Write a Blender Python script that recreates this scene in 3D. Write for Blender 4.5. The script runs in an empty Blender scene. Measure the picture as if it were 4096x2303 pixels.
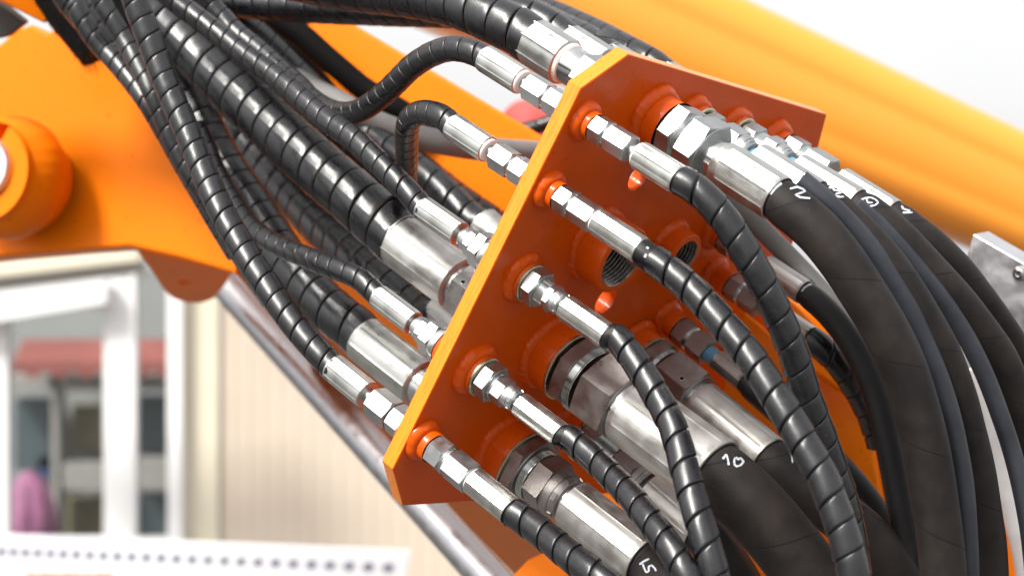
import bpy, bmesh, math, random
import numpy as np
from mathutils import Vector, Matrix
from mathutils.bvhtree import BVHTree
from mathutils.geometry import tessellate_polygon
random.seed(7)
C = bpy.context.scene
COL = C.collection
# ---------------------------------------------------------------- camera
F = 7385.0; CX = 2048.0; CY = 1151.5; CAMZ = 1.6
cam_d = bpy.data.cameras.new('camera'); cam = bpy.data.objects.new('camera', cam_d); COL.objects.link(cam)
cam.location = (0, 0, CAMZ); cam.rotation_euler = (math.radians(90), 0, 0)
cam_d.sensor_width = 36.0; cam_d.lens = 36.0*F/4096.0
cam_d.clip_start = 0.05; cam_d.clip_end = 2000
cam_d.dof.use_dof = True; cam_d.dof.focus_distance = 1.74; cam_d.dof.aperture_fstop = 4.2; cam_d.dof.aperture_blades = 0
C.camera = cam
C.render.resolution_x = 1024; C.render.resolution_y = 575
# ---------------------------------------------------------------- world + sun
SUN_EL = math.radians(46); SUN_AZ = math.radians(222)      # compass angle of the sun, clockwise from +Y
w = bpy.data.worlds.new('World'); C.world = w; w.use_nodes = True
nt = w.node_tree; nt.nodes.clear()
out = nt.nodes.new('ShaderNodeOutputWorld'); bg = nt.nodes.new('ShaderNodeBackground')
sky = nt.nodes.new('ShaderNodeTexSky'); sky.sky_type = 'NISHITA'; sky.sun_disc = False
sky.sun_elevation = SUN_EL; sky.sun_rotation = SUN_AZ; sky.air_density = 1.0; sky.dust_density = 6.0; sky.ozone_density = 0.6
hs = nt.nodes.new('ShaderNodeHueSaturation'); hs.inputs['Saturation'].default_value = 0.16; hs.inputs['Value'].default_value = 1.3
# thin broken cloud: brighter and darker patches of the same white sky
tc = nt.nodes.new('ShaderNodeTexCoord'); mp = nt.nodes.new('ShaderNodeMapping'); mp.inputs['Scale'].default_value = (1.6, 1.6, 3.4)
nz = nt.nodes.new('ShaderNodeTexNoise'); nz.inputs['Scale'].default_value = 1.7; nz.inputs['Detail'].default_value = 4
rm = nt.nodes.new('ShaderNodeMapRange'); rm.inputs['From Min'].default_value = 0.38; rm.inputs['From Max'].default_value = 0.62
rm.inputs['To Min'].default_value = 0.92; rm.inputs['To Max'].default_value = 1.16
mx = nt.nodes.new('ShaderNodeVectorMath'); mx.operation = 'SCALE'
L = nt.links.new
L(tc.outputs['Generated'], mp.inputs['Vector']); L(mp.outputs[0], nz.inputs['Vector']); L(nz.outputs['Fac'], rm.inputs['Value'])
L(sky.outputs[0], hs.inputs['Color']); L(hs.outputs[0], mx.inputs[0]); L(rm.outputs[0], mx.inputs['Scale'])
vm = nt.nodes.new('ShaderNodeMixRGB'); vm.inputs['Fac'].default_value = 0.62; vm.inputs['Color2'].default_value = (5.8, 5.75, 5.75, 1)   # even veil of thin cloud
L(mx.outputs[0], vm.inputs['Color1']); L(vm.outputs[0], bg.inputs[0]); bg.inputs[1].default_value = 0.14; L(bg.outputs[0], out.inputs[0])
sd = bpy.data.lights.new('sun', 'SUN'); sun = bpy.data.objects.new('sun', sd); COL.objects.link(sun)
sd.energy = 3.5; sd.angle = math.radians(13); sd.color = (1.0, 0.965, 0.90)
sv = Vector((math.sin(SUN_AZ)*math.cos(SUN_EL), math.cos(SUN_AZ)*math.cos(SUN_EL), math.sin(SUN_EL)))
sun.rotation_euler = sv.to_track_quat('Z', 'Y').to_euler(); sun.location = (-3, -3, 6)
C.view_settings.view_transform = 'Standard'; C.view_settings.look = 'None'; C.view_settings.exposure = 0.55; C.view_settings.gamma = 1
C.render.engine = 'CYCLES'
# ---------------------------------------------------------------- pixel <-> place helpers (photo pixels, 4096 x 2303)
def P(x, y, d):
    return Vector(((x-CX)/F*d, d, CAMZ-(y-CY)/F*d))
def px(v):
    return (v.x/v.y*F+CX, CY-(v.z-CAMZ)/v.y*F)
N = Vector((0.690, -0.5308, -0.4924)).normalized()          # the way the fittings point
E2 = Vector((0.582, 0.811, -0.0585)); E2 = (E2-N*E2.dot(N)).normalized()
E1 = N.cross(E2).normalized()
if E1.z < 0: E1 = -E1
PL0 = P(2100, 1150, 1.75)                                   # a point of the plate's front face
THK = 0.0163
def on_plane(x, y, p0=PL0, n=N):
    r = Vector(((x-CX)/F, 1, -(y-CY)/F)); o = Vector((0, 0, CAMZ))
    return o + r*((p0-o).dot(n)/r.dot(n))
def frame(d, o):
    z = d.normalized(); v = Vector((0, -1, 0)); xx = (v-z*v.dot(z)).normalized(); yy = z.cross(xx)
    m = Matrix((xx, yy, z)).transposed().to_4x4(); m.translation = o
    return m
# ---------------------------------------------------------------- objects
def tag(o, label=None, cat=None, group=None, kind=None):
    if label: o['label'] = label
    if cat: o['category'] = cat
    if group: o['group'] = group
    if kind: o['kind'] = kind
    return o
def thing(name, loc, label, cat, group=None):
    o = bpy.data.objects.new(name, None); COL.objects.link(o); o.location = loc; o.empty_display_size = 0.02
    return tag(o, label, cat, group)
def mesh_of(name, V, Fc, m, smooth=True, ang=32, uv=None, mi=None):
    me = bpy.data.meshes.new(name); me.from_pydata([tuple(v) for v in V], [], Fc); 
    for k in (m if isinstance(m, (list, tuple)) else [m]): me.materials.append(k)
    if smooth: me.polygons.foreach_set('use_smooth', [True]*len(me.polygons))
    if mi: me.polygons.foreach_set('material_index', mi)
    if uv is not None:
        ul = me.uv_layers.new(name='UVMap'); li = np.empty(len(me.loops), dtype=np.int32); me.loops.foreach_get('vertex_index', li)
        ul.data.foreach_set('uv', np.asarray(uv, dtype=np.float32)[li].ravel())
    me.update()
    if smooth and ang: me.set_sharp_from_angle(angle=math.radians(ang))
    return me
def link(name, me, parent=None, mat_world=None):
    o = bpy.data.objects.new(name, me); COL.objects.link(o)
    if parent is not None:
        o.parent = parent
        if mat_world is not None: o.matrix_basis = (Matrix.Translation(-world_loc(parent)) @ mat_world)
        else: o.matrix_basis = Matrix.Translation(-world_loc(parent))
    elif mat_world is not None: o.matrix_world = mat_world
    return o
def world_loc(p):
    if p.type == 'EMPTY': return Vector(p.location)
    return Vector((0, 0, 0))
def child_of_mesh(o, par):                                   # sub-part: par is a mesh whose parent is an Empty
    o.parent = par
    top = par.parent
    o.matrix_basis = par.matrix_basis.inverted() @ Matrix.Translation(-Vector(top.location if top else (0,0,0))) @ o_world[o.name]
o_world = {}
def link_sub(name, me, par, mat_world=None):
    o = bpy.data.objects.new(name, me); COL.objects.link(o); o.parent = par
    base = Matrix.Translation(-Vector(par.parent.location)) if par.parent else Matrix.Identity(4)
    o.matrix_basis = par.matrix_basis.inverted() @ base @ (mat_world if mat_world is not None else Matrix.Identity(4))
    return o
# ---------------------------------------------------------------- materials
def new_mat(name):
    m = bpy.data.materials.new(name); m.use_nodes = True; nt = m.node_tree
    return m, nt, nt.nodes['Principled BSDF'], nt.links.new
def paint(name, col, rough=0.32, coat=0.22, peel=0.06, dirt=0.25, spec=0.18):
    m, nt, b, L = new_mat(name)
    b.inputs['Roughness'].default_value = rough; b.inputs['Specular IOR Level'].default_value = spec
    b.inputs['Coat Weight'].default_value = coat; b.inputs['Coat Roughness'].default_value = 0.12
    tc = nt.nodes.new('ShaderNodeTexCoord')
    n1 = nt.nodes.new('ShaderNodeTexNoise'); n1.inputs['Scale'].default_value = 14; n1.inputs['Detail'].default_value = 3
    n2 = nt.nodes.new('ShaderNodeTexNoise'); n2.inputs['Scale'].default_value = 260; n2.inputs['Detail'].default_value = 3
    r = nt.nodes.new('ShaderNodeValToRGB'); r.color_ramp.elements[0].position = 0.30; r.color_ramp.elements[1].position = 0.62
    c = Vector(col[:3]); r.color_ramp.elements[0].color = (*(c*(1-dirt*0.45)), 1); r.color_ramp.elements[1].color = (*c, 1)
    L(tc.outputs['Object'], n1.inputs['Vector']); L(n1.outputs['Fac'], r.inputs['Fac'])
    n3 = nt.nodes.new('ShaderNodeTexNoise'); n3.inputs['Scale'].default_value = 130; n3.inputs['Detail'].default_value = 2
    r3 = nt.nodes.new('ShaderNodeValToRGB'); r3.color_ramp.elements[0].position = 0.67; r3.color_ramp.elements[1].position = 0.75
    r3.color_ramp.elements[1].color = (0.45, 0.45, 0.45, 1) if dirt > 0 else (0, 0, 0, 1)
    mixc = nt.nodes.new('ShaderNodeMixRGB'); mixc.inputs['Color2'].default_value = (*(c*0.25), 1)
    L(tc.outputs['Object'], n3.inputs['Vector']); L(n3.outputs['Fac'], r3.inputs['Fac']); L(r3.outputs[0], mixc.inputs['Fac'])
    L(r.outputs[0], mixc.inputs['Color1']); L(mixc.outputs[0], b.inputs['Base Color'])
    n4 = nt.nodes.new('ShaderNodeTexNoise'); n4.inputs['Scale'].default_value = 45; n4.inputs['Detail'].default_value = 2
    ad = nt.nodes.new('ShaderNodeMath'); ad.operation = 'MULTIPLY_ADD'; ad.inputs[1].default_value = 3.0
    bp = nt.nodes.new('ShaderNodeBump'); bp.inputs['Strength'].default_value = peel*3; bp.inputs['Distance'].default_value = 0.001
    L(tc.outputs['Object'], n2.inputs['Vector']); L(tc.outputs['Object'], n4.inputs['Vector'])
    L(n4.outputs['Fac'], ad.inputs[0]); L(n2.outputs['Fac'], ad.inputs[2]); L(ad.outputs[0], bp.inputs['Height'])
    L(bp.outputs[0], b.inputs['Normal']); L(bp.outputs[0], b.inputs['Coat Normal'])
    return m
ORG = (0.68, 0.086, 0.001)
M_or = paint('orange_paint', ORG)
def saw_cut():                                               # painted flame-cut edge: fine scratches across the thickness
    m, nt, b, L = new_mat('orange_cut_edge')
    b.inputs['Roughness'].default_value = 0.38; b.inputs['Coat Weight'].default_value = 0.25; b.inputs['Coat Roughness'].default_value = 0.2
    tc = nt.nodes.new('ShaderNodeTexCoord'); mp = nt.nodes.new('ShaderNodeMapping'); mp.inputs['Scale'].default_value = (500, 500, 34)
    n1 = nt.nodes.new('ShaderNodeTexNoise'); n1.inputs['Scale'].default_value = 1; n1.inputs['Detail'].default_value = 4
    bp = nt.nodes.new('ShaderNodeBump'); bp.inputs['Strength'].default_value = 0.6; bp.inputs['Distance'].default_value = 0.0011
    r = nt.nodes.new('ShaderNodeValToRGB'); c = Vector((0.93, 0.245, 0.004))
    r.color_ramp.elements[0].position = 0.30; r.color_ramp.elements[1].position = 0.52
    r.color_ramp.elements[0].color = (*(c*0.72), 1); r.color_ramp.elements[1].color = (*c, 1)
    L(tc.outputs['Object'], mp.inputs['Vector']); L(mp.outputs[0], n1.inputs['Vector']); L(n1.outputs['Fac'], bp.inputs['Height'])
    L(n1.outputs['Fac'], r.inputs['Fac']); L(r.outputs[0], b.inputs['Base Color']); L(bp.outputs[0], b.inputs['Normal'])
    return m
M_cut = saw_cut()
def metal(name, col=(0.78, 0.79, 0.78), rough=0.27, streak=0.5, grain=0.0, stain=0.3, gs=900, tint=(0.62, 0.58, 0.48)):
    m, nt, b, L = new_mat(name)
    b.inputs['Metallic'].default_value = 1.0
    tc = nt.nodes.new('ShaderNodeTexCoord'); mp = nt.nodes.new('ShaderNodeMapping'); mp.inputs['Scale'].default_value = (420, 420, 22)
    n1 = nt.nodes.new('ShaderNodeTexNoise'); n1.inputs['Scale'].default_value = 1; n1.inputs['Detail'].default_value = 3
    n2 = nt.nodes.new('ShaderNodeTexNoise'); n2.inputs['Scale'].default_value = 55; n2.inputs['Detail'].default_value = 5
    n3 = nt.nodes.new('ShaderNodeTexNoise'); n3.inputs['Scale'].default_value = gs; n3.inputs['Detail'].default_value = 2
    rc = nt.nodes.new('ShaderNodeValToRGB'); rc.color_ramp.elements[0].position = 0.33; rc.color_ramp.elements[1].position = 0.60
    c = Vector(col); t = Vector(tint)
    rc.color_ramp.elements[0].color = (*(c*(1-stain)+Vector((c.x*t.x, c.y*t.y, c.z*t.z))*stain), 1); rc.color_ramp.elements[1].color = (*c, 1)
    rr = nt.nodes.new('ShaderNodeMapRange'); rr.inputs['From Min'].default_value = 0.3; rr.inputs['From Max'].default_value = 0.7
    rr.inputs['To Min'].default_value = rough*0.75; rr.inputs['To Max'].default_value = rough*1.45
    bp = nt.nodes.new('ShaderNodeBump'); bp.inputs['Strength'].default_value = streak*0.4; bp.inputs['Distance'].default_value = 0.0006
    b2 = nt.nodes.new('ShaderNodeBump'); b2.inputs['Strength'].default_value = grain; b2.inputs['Distance'].default_value = 0.0005
    L(tc.outputs['Object'], mp.inputs['Vector']); L(mp.outputs[0], n1.inputs['Vector'])
    L(tc.outputs['Object'], n2.inputs['Vector']); L(tc.outputs['Object'], n3.inputs['Vector'])
    L(n2.outputs['Fac'], rc.inputs['Fac']); L(rc.outputs[0], b.inputs['Base Color'])
    L(n2.outputs['Fac'], rr.inputs['Value']); L(rr.outputs[0], b.inputs['Roughness'])
    L(n1.outputs['Fac'], bp.inputs['Height']); L(n3.outputs['Fac'], b2.inputs['Height'])
    L(bp.outputs[0], b2.inputs['Normal']); L(b2.outputs[0], b.inputs['Normal'])
    return m
M_fer = metal('zinc_ferrule', (0.55, 0.56, 0.54), 0.34, 0.6, 0.03, 0.30)
M_fer2 = metal('satin_ferrule', (0.56, 0.555, 0.54), 0.42, 0.6, 0.08, 0.4)
M_nut = metal('zinc_nut', (0.44, 0.455, 0.465), 0.36, 0.4, 0.20, 0.25, 1500)
M_nutr = metal('blasted_steel_nut', (0.36, 0.34, 0.335), 0.34, 0.2, 0.75, 0.6, 1300)
M_thr = metal('turned_steel', (0.62, 0.64, 0.64), 0.2, 0.2, 0.0, 0.4)
M_gold = metal('yellow_zinc_washer', (0.66, 0.62, 0.46), 0.3, 0.3, 0.1, 0.3)
M_chr = metal('chrome_rod', (0.44, 0.44, 0.46), 0.34, 0.1, 0.0, 0.1)
M_alu = metal('milled_aluminium', (0.66, 0.66, 0.69), 0.36, 0.3, 0.2, 0.2)
def wrapmat():
    m, nt, b, L = new_mat('black_spiral_plastic')
    uv = nt.nodes.new('ShaderNodeUVMap'); uv.uv_map = 'UVMap'
    mp = nt.nodes.new('ShaderNodeMapping'); mp.inputs['Scale'].default_value = (1, 1, 1)
    w1 = nt.nodes.new('ShaderNodeTexWave'); w1.bands_direction = 'DIAGONAL'; w1.inputs['Scale'].default_value = 420; w1.inputs['Distortion'].default_value = 0.4
    tc = nt.nodes.new('ShaderNodeTexCoord')
    n1 = nt.nodes.new('ShaderNodeTexNoise'); n1.inputs['Scale'].default_value = 60; n1.inputs['Detail'].default_value = 6; n1.inputs['Roughness'].default_value = 0.65
    rr = nt.nodes.new('ShaderNodeMapRange'); rr.inputs['From Min'].default_value = 0.35; rr.inputs['From Max'].default_value = 0.68
    rr.inputs['To Min'].default_value = 0.22; rr.inputs['To Max'].default_value = 0.38
    rc = nt.nodes.new('ShaderNodeValToRGB'); rc.color_ramp.elements[0].position = 0.35; rc.color_ramp.elements[0].color = (0.003, 0.0032, 0.0045, 1)
    rc.color_ramp.elements[1].position = 0.75; rc.color_ramp.elements[1].color = (0.011, 0.011, 0.0135, 1)
    n5 = nt.nodes.new('ShaderNodeTexNoise'); n5.inputs['Scale'].default_value = 700; n5.inputs['Detail'].default_value = 2
    r5 = nt.nodes.new('ShaderNodeValToRGB'); r5.color_ramp.elements[0].position = 0.72; r5.color_ramp.elements[1].position = 0.80
    mc = nt.nodes.new('ShaderNodeMixRGB'); mc.inputs['Color2'].default_value = (0.16, 0.155, 0.15, 1)
    bp = nt.nodes.new('ShaderNodeBump'); bp.inputs['Strength'].default_value = 0.16; bp.inputs['Distance'].default_value = 0.0004
    L(uv.outputs[0], mp.inputs['Vector']); L(mp.outputs[0], w1.inputs['Vector']); L(w1.outputs['Fac'], bp.inputs['Height'])
    L(tc.outputs['Object'], n1.inputs['Vector']); L(n1.outputs['Fac'], rr.inputs['Value']); L(rr.outputs[0], b.inputs['Roughness'])
    L(n1.outputs['Fac'], rc.inputs['Fac']); L(tc.outputs['Object'], n5.inputs['Vector']); L(n5.outputs['Fac'], r5.inputs['Fac'])
    L(r5.outputs[0], mc.inputs['Fac']); L(rc.outputs[0], mc.inputs['Color1']); L(mc.outputs[0], b.inputs['Base Color']); L(bp.outputs[0], b.inputs['Normal'])
    b.inputs['Specular IOR Level'].default_value = 0.75
    return m
M_wrap = wrapmat()
def rubber(name, c0, c1, rough=0.55, wave=900, seam=1.0, spec=0.4):
    m, nt, b, L = new_mat(name)
    uv = nt.nodes.new('ShaderNodeUVMap'); uv.uv_map = 'UVMap'
    tc = nt.nodes.new('ShaderNodeTexCoord')
    n1 = nt.nodes.new('ShaderNodeTexNoise'); n1.inputs['Scale'].default_value = 28; n1.inputs['Detail'].default_value = 6; n1.inputs['Roughness'].default_value = 0.6
    rc = nt.nodes.new('ShaderNodeValToRGB'); rc.color_ramp.elements[0].position = 0.35; rc.color_ramp.elements[0].color = (*c0, 1)
    rc.color_ramp.elements[1].position = 0.75; rc.color_ramp.elements[1].color = (*c1, 1)
    n5 = nt.nodes.new('ShaderNodeTexNoise'); n5.inputs['Scale'].default_value = 520; n5.inputs['Detail'].default_value = 2
    r5 = nt.nodes.new('ShaderNodeValToRGB'); r5.color_ramp.elements[0].position = 0.73; r5.color_ramp.elements[1].position = 0.80
    mc = nt.nodes.new('ShaderNodeMixRGB'); mc.inputs['Color2'].default_value = (0.14, 0.12, 0.10, 1)
    w1 = nt.nodes.new('ShaderNodeTexWave'); w1.bands_direction = 'DIAGONAL'; w1.inputs['Scale'].default_value = wave; w1.inputs['Distortion'].default_value = 0.5
    # seam lines of the cloth wrapping: a wide helix
    sp = nt.nodes.new('ShaderNodeSeparateXYZ'); ma = nt.nodes.new('ShaderNodeMath'); ma.operation = 'MULTIPLY_ADD'; ma.inputs[1].default_value = 1/0.085
    mb = nt.nodes.new('ShaderNodeMath'); mb.operation = 'MULTIPLY'; mb.inputs[1].default_value = 1.0
    fr = nt.nodes.new('ShaderNodeMath'); fr.operation = 'FRACT'; gt = nt.nodes.new('ShaderNodeMath'); gt.operation = 'GREATER_THAN'; gt.inputs[1].default_value = 0.016
    bp = nt.nodes.new('ShaderNodeBump'); bp.inputs['Strength'].default_value = 0.16; bp.inputs['Distance'].default_value = 0.0005
    b2 = nt.nodes.new('ShaderNodeBump'); b2.inputs['Strength'].default_value = 0.8*seam; b2.inputs['Distance'].default_value = 0.0012
    sc_ = nt.nodes.new('ShaderNodeMapping'); sc_.inputs['Scale'].default_value = (1, 0.12, 1)
    L(uv.outputs[0], sc_.inputs['Vector']); L(sc_.outputs[0], w1.inputs['Vector']); L(w1.outputs['Fac'], bp.inputs['Height'])
    L(uv.outputs[0], sp.inputs[0]); L(sp.outputs['Y'], mb.inputs[0]); L(sp.outputs['X'], ma.inputs[0]); L(mb.outputs[0], ma.inputs[2])
    L(ma.outputs[0], fr.inputs[0]); L(fr.outputs[0], gt.inputs[0]); L(gt.outputs[0], b2.inputs['Height'])
    L(bp.outputs[0], b2.inputs['Normal']); L(b2.outputs[0], b.inputs['Normal'])
    L(tc.outputs['Object'], n1.inputs['Vector']); L(n1.outputs['Fac'], rc.inputs['Fac'])
    L(tc.outputs['Object'], n5.inputs['Vector']); L(n5.outputs['Fac'], r5.inputs['Fac']); L(r5.outputs[0], mc.inputs['Fac'])
    ms = nt.nodes.new('ShaderNodeMixRGB'); ms.inputs['Color1'].default_value = (0.006, 0.006, 0.006, 1)
    L(rc.outputs[0], mc.inputs['Color1'])
    if seam > 0: L(gt.outputs[0], ms.inputs['Fac']); L(mc.outputs[0], ms.inputs['Color2']); L(ms.outputs[0], b.inputs['Base Color'])
    else: L(mc.outputs[0], b.inputs['Base Color'])
    b.inputs['Roughness'].default_value = rough; b.inputs['Specular IOR Level'].default_value = spec
    return m
M_rub = rubber('cloth_marked_rubber', (0.011, 0.0092, 0.0094), (0.030, 0.0235, 0.021), 0.58, spec=0.24)
M_rub2 = rubber('dark_rubber', (0.005, 0.0045, 0.005), (0.010, 0.009, 0.0095), 0.42, 1100, 0.0, 0.35)
M_sheen = rubber('blue_grey_sheen_strip', (0.016, 0.018, 0.025), (0.032, 0.036, 0.046), 0.5, 700, 0.0, 0.5)  # sheen of the arching hoses, put into a blue grey colour
M_cab = rubber('grey_cable_sheath', (0.17, 0.165, 0.16), (0.22, 0.215, 0.205), 0.45, 20, 0.0, 0.4)
def plain(name, col, rough=0.5, metallic=0, var=0.12, scale=20, emit=0):
    m, nt, b, L = new_mat(name)
    tc = nt.nodes.new('ShaderNodeTexCoord'); n1 = nt.nodes.new('ShaderNodeTexNoise'); n1.inputs['Scale'].default_value = scale; n1.inputs['Detail'].default_value = 4
    r = nt.nodes.new('ShaderNodeValToRGB'); c = Vector(col)
    r.color_ramp.elements[0].position = 0.3; r.color_ramp.elements[1].position = 0.65
    r.color_ramp.elements[0].color = (*(c*(1-var)), 1); r.color_ramp.elements[1].color = (*c, 1)
    L(tc.outputs['Object'], n1.inputs['Vector']); L(n1.outputs['Fac'], r.inputs['Fac']); L(r.outputs[0], b.inputs['Base Color'])
    b.inputs['Roughness'].default_value = rough; b.inputs['Metallic'].default_value = metallic
    return m
M_wht = plain('white_marker_paint', (0.58, 0.61, 0.68), 0.6, 0, 0.5, 400)
M_ring = plain('white_plastic_ring', (0.78, 0.74, 0.70), 0.4)
M_blk = plain('black_rubber_boot', (0.004, 0.0035, 0.0035), 0.75); M_blk.node_tree.nodes['Principled BSDF'].inputs['Specular IOR Level'].default_value = 0.12
M_bore = metal('threaded_bore_steel', (0.26, 0.24, 0.23), 0.25, 0.1, 0.0, 0.5)
M_white = plain('white_window_frame', (0.80, 0.80, 0.80), 0.4, 0, 0.04, 3)
M_cream = plain('cream_pilaster', (0.66, 0.61, 0.48), 0.5, 0, 0.04, 3)
M_beige = plain('beige_corrugated_sheet', (0.56, 0.475, 0.385), 0.45, 0, 0.06, 3)
M_blue = plain('blue_thread_sealant', (0.12, 0.30, 0.45), 0.4)
M_grnd = plain('concrete_ground', (0.11, 0.105, 0.10), 0.85, 0, 0.25, 1.5)
M_or_far = paint('pale_glare_boom_paint', (0.92, 0.33, 0.035), 0.34, 0.4, 0.02, 0.0, 0.4)  # pale base carries the glare and haze over the boom
M_or_body = paint('orange_arm_paint', (0.84, 0.185, 0.001), 0.42, 0.06, 0.03, 0.1, 0.10)
# ---------------------------------------------------------------- mesh builders
def rings_mesh(name, rings, m, n=64, cap0=False, cap1=False, ang=30, rot=0.0, extra_uv=False):
    """rings: list of (z, r) or (z, callable(theta)->r); in the local frame with z along the axis"""
    V = []; Fc = []
    for z, r in rings:
        for k in range(n):
            a = 2*math.pi*k/n + rot
            rr = r(a-rot) if callable(r) else r
            V.append((rr*math.cos(a), -rr*math.sin(a), z))
    for i in range(len(rings)-1):
        for k in range(n):
            k2 = (k+1) % n
            Fc.append((i*n+k, (i+1)*n+k, (i+1)*n+k2, i*n+k2))
    if cap0: Fc.append(tuple(range(n)))
    if cap1: Fc.append(tuple(reversed(range((len(rings)-1)*n, len(rings)*n))))
    return mesh_of(name, V, Fc, m, True, ang)
def hexr(ac):                                               # corner radius -> radius at angle (corner at 0)
    ap = ac*math.cos(math.pi/6)
    return lambda a: ap/math.cos(((a+math.pi/6) % (math.pi/3))-math.pi/6) if False else ap/math.cos(((a) % (math.pi/3))-math.pi/6)
def hex_mesh(name, z0, z1, ac, m, rot=0.0, hole=0.0, cham0=True, cham1=True, n=72, ck=0.42):
    h = hexr(ac); L_ = z1-z0; ap = ac*0.866
    e = ac*0.022
    def lim(base, c): return lambda a: min(h(a), c)
    rings = []
    if cham0:
        rings += [(z0, hole), (z0, ap*0.955), (z0, ap*0.975)]
        for t in (0.0, .25, .5, .75, 1.0):
            c = ap*0.985+(ac-ap*0.985)*t; rings.append((z0+e+(ac-ap)*ck*t, lim(h, c)))
    else:
        rings += [(z0, hole), (z0, lim(h, ac*0.985)), (z0+e, h)]
    if cham1:
        for t in (1.0, .75, .5, .25, 0.0):
            c = ap*0.985+(ac-ap*0.985)*t; rings.append((z1-e-(ac-ap)*ck*t, lim(h, c)))
        rings += [(z1, ap*0.975), (z1, ap*0.90), (z1, hole)]
    else:
        rings += [(z1-e, h), (z1, lim(h, ac*0.985)), (z1, hole)]
    return rings_mesh(name, rings, m, n, False, False, 24, rot)
def ferrule_mesh(name, z0, z1, r, m, hose_end=1, rin=None, rneck=None, nf=8, collar=0.0, rot=0.2, fk=1.0):
    """crimped sleeve: facets with thin raised ridges; hose_end=1 when the hose leaves at z1"""
    rin = rin or r*0.86; rneck = rneck or r*0.55
    sec = 2*math.pi/nf
    def crimp(k, ridge=1.0):
        def f(a):
            q = ((a/sec) % 1.0)-0.5                          # -0.5..0.5 across a facet
            flat = (0.966/math.cos(q*sec)*0.5+0.962*0.5)*fk+0.985*(1-fk)
            d = (0.5-abs(q))*sec
            return r*(1-k)+k*r*(flat+0.034*ridge*(0.35+0.65*fk)*math.exp(-(d/0.035)**2))
        return f
    Ln = z1-z0; s = []
    ce = 0.010*1.0*r/0.015
    # from the neck end (z=0) to the hose end (z=Ln)
    s += [(0, rneck), (0, r*0.90), (r*0.03, r*0.955)]
    if collar > 0:
        s += [(collar*0.45, r*0.97), (collar*0.5, r*0.975), (collar, r*0.975), (collar+0.05*r, r*0.985)]
        st = collar+0.10*r
    else: st = r*0.05
    for t, k in ((0, 0.6), (0.02, 1.0), (0.3, 1.0), (0.6, 1.0), (0.9, 1.0), (0.955, 1.0), (0.97, 0.5)):
        s.append((st+(Ln-st-0.03*r)*t, crimp(k)))
    s += [(Ln-0.03*r, r*1.0), (Ln, r*0.975), (Ln, rin), (Ln-0.25*r, rin*0.98)]
    if hose_end == 1: rr = [(z0+z, q) for z, q in s]
    else: rr = [(z1-z, q) for z, q in reversed(s)]
    return rings_mesh(name, rr, m, 128, False, False, 26, rot)
# curve through points
def spline(pts, step):
    Q = [Vector(p) for p in pts]
    Q = [Q[0]*2-Q[1]]+Q+[Q[-1]*2-Q[-2]]
    outp = []
    for i in range(1, len(Q)-2):
        p0, p1, p2, p3 = Q[i-1], Q[i], Q[i+1], Q[i+2]
        def tj(a, b): return max((a-b).length, 1e-6)**0.5
        t0 = 0; t1 = t0+tj(p0, p1); t2 = t1+tj(p1, p2); t3 = t2+tj(p2, p3)
        for k in range(16):
            t = t1+(t2-t1)*k/16
            A1 = p0*((t1-t)/(t1-t0))+p1*((t-t0)/(t1-t0)); A2 = p1*((t2-t)/(t2-t1))+p2*((t-t1)/(t2-t1)); A3 = p2*((t3-t)/(t3-t2))+p3*((t-t2)/(t3-t2))
            B1 = A1*((t2-t)/(t2-t0))+A2*((t-t0)/(t2-t0)); B2 = A2*((t3-t)/(t3-t1))+A3*((t-t1)/(t3-t1))
            outp.append(B1*((t2-t)/(t2-t1))+B2*((t-t1)/(t2-t1)))
    outp.append(Q[-2])
    # light smoothing then even resampling
    for _ in range(14):
        outp = [outp[0]]+[(outp[i-1]+outp[i]*2+outp[i+1])/4 for i in range(1, len(outp)-1)]+[outp[-1]]
    A = np.array([list(v) for v in outp]); d = np.r_[0, np.cumsum(np.linalg.norm(np.diff(A, axis=0), axis=1))]
    n = max(8, int(d[-1]/step)); s = np.linspace(0, d[-1], n+1)
    R = np.stack([np.interp(s, d, A[:, k]) for k in range(3)], 1)
    return R, s
def frames(R):
    T = np.gradient(R, axis=0); T /= np.linalg.norm(T, axis=1)[:, None]
    U = np.zeros_like(R); v = np.array([0, -1.0, 0]); u = v-T[0]*v.dot(T[0]); U[0] = u/np.linalg.norm(u)
    for i in range(1, len(R)):
        u = U[i-1]-T[i]*U[i-1].dot(T[i]); U[i] = u/np.linalg.norm(u)
    return T, U, np.cross(T, U)
def tube(name, R, s, rad, m, n=36, s0=0, s1=None, cap=True, rfun=None):
    T, U, W = frames(R); s1 = s1 or s[-1]
    idx = [i for i in range(len(s)) if s0-1e-9 <= s[i] <= s1+1e-9]
    a = np.linspace(np.pi, 3*np.pi, n+1); V = []; uv = []
    for i in idx:
        r = rad if rfun is None else rfun(s[i])
        ring = R[i]+r*(np.cos(a)[:, None]*U[i]+np.sin(a)[:, None]*W[i]); V += ring.tolist(); uv += [(s[i], k/n) for k in range(n+1)]
    Fc = []
    w = n+1
    for i in range(len(idx)-1):
        for k in range(n): Fc.append((i*w+k, i*w+k+1, (i+1)*w+k+1, (i+1)*w+k))
    if cap: Fc += [tuple(reversed(range(n))), tuple(range((len(idx)-1)*w, (len(idx)-1)*w+n))]
    return mesh_of(name, V, Fc, m, True, 40, uv)
PROF = ((0.0, 0.76), (0.028, 0.76), (0.031, 0.985), (0.045, 1.018), (0.085, 1.035), (0.30, 1.040), (0.60, 1.044), (0.88, 1.048), (0.935, 1.042), (0.962, 1.015), (0.970, 0.98), (0.973, 0.76))
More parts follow.
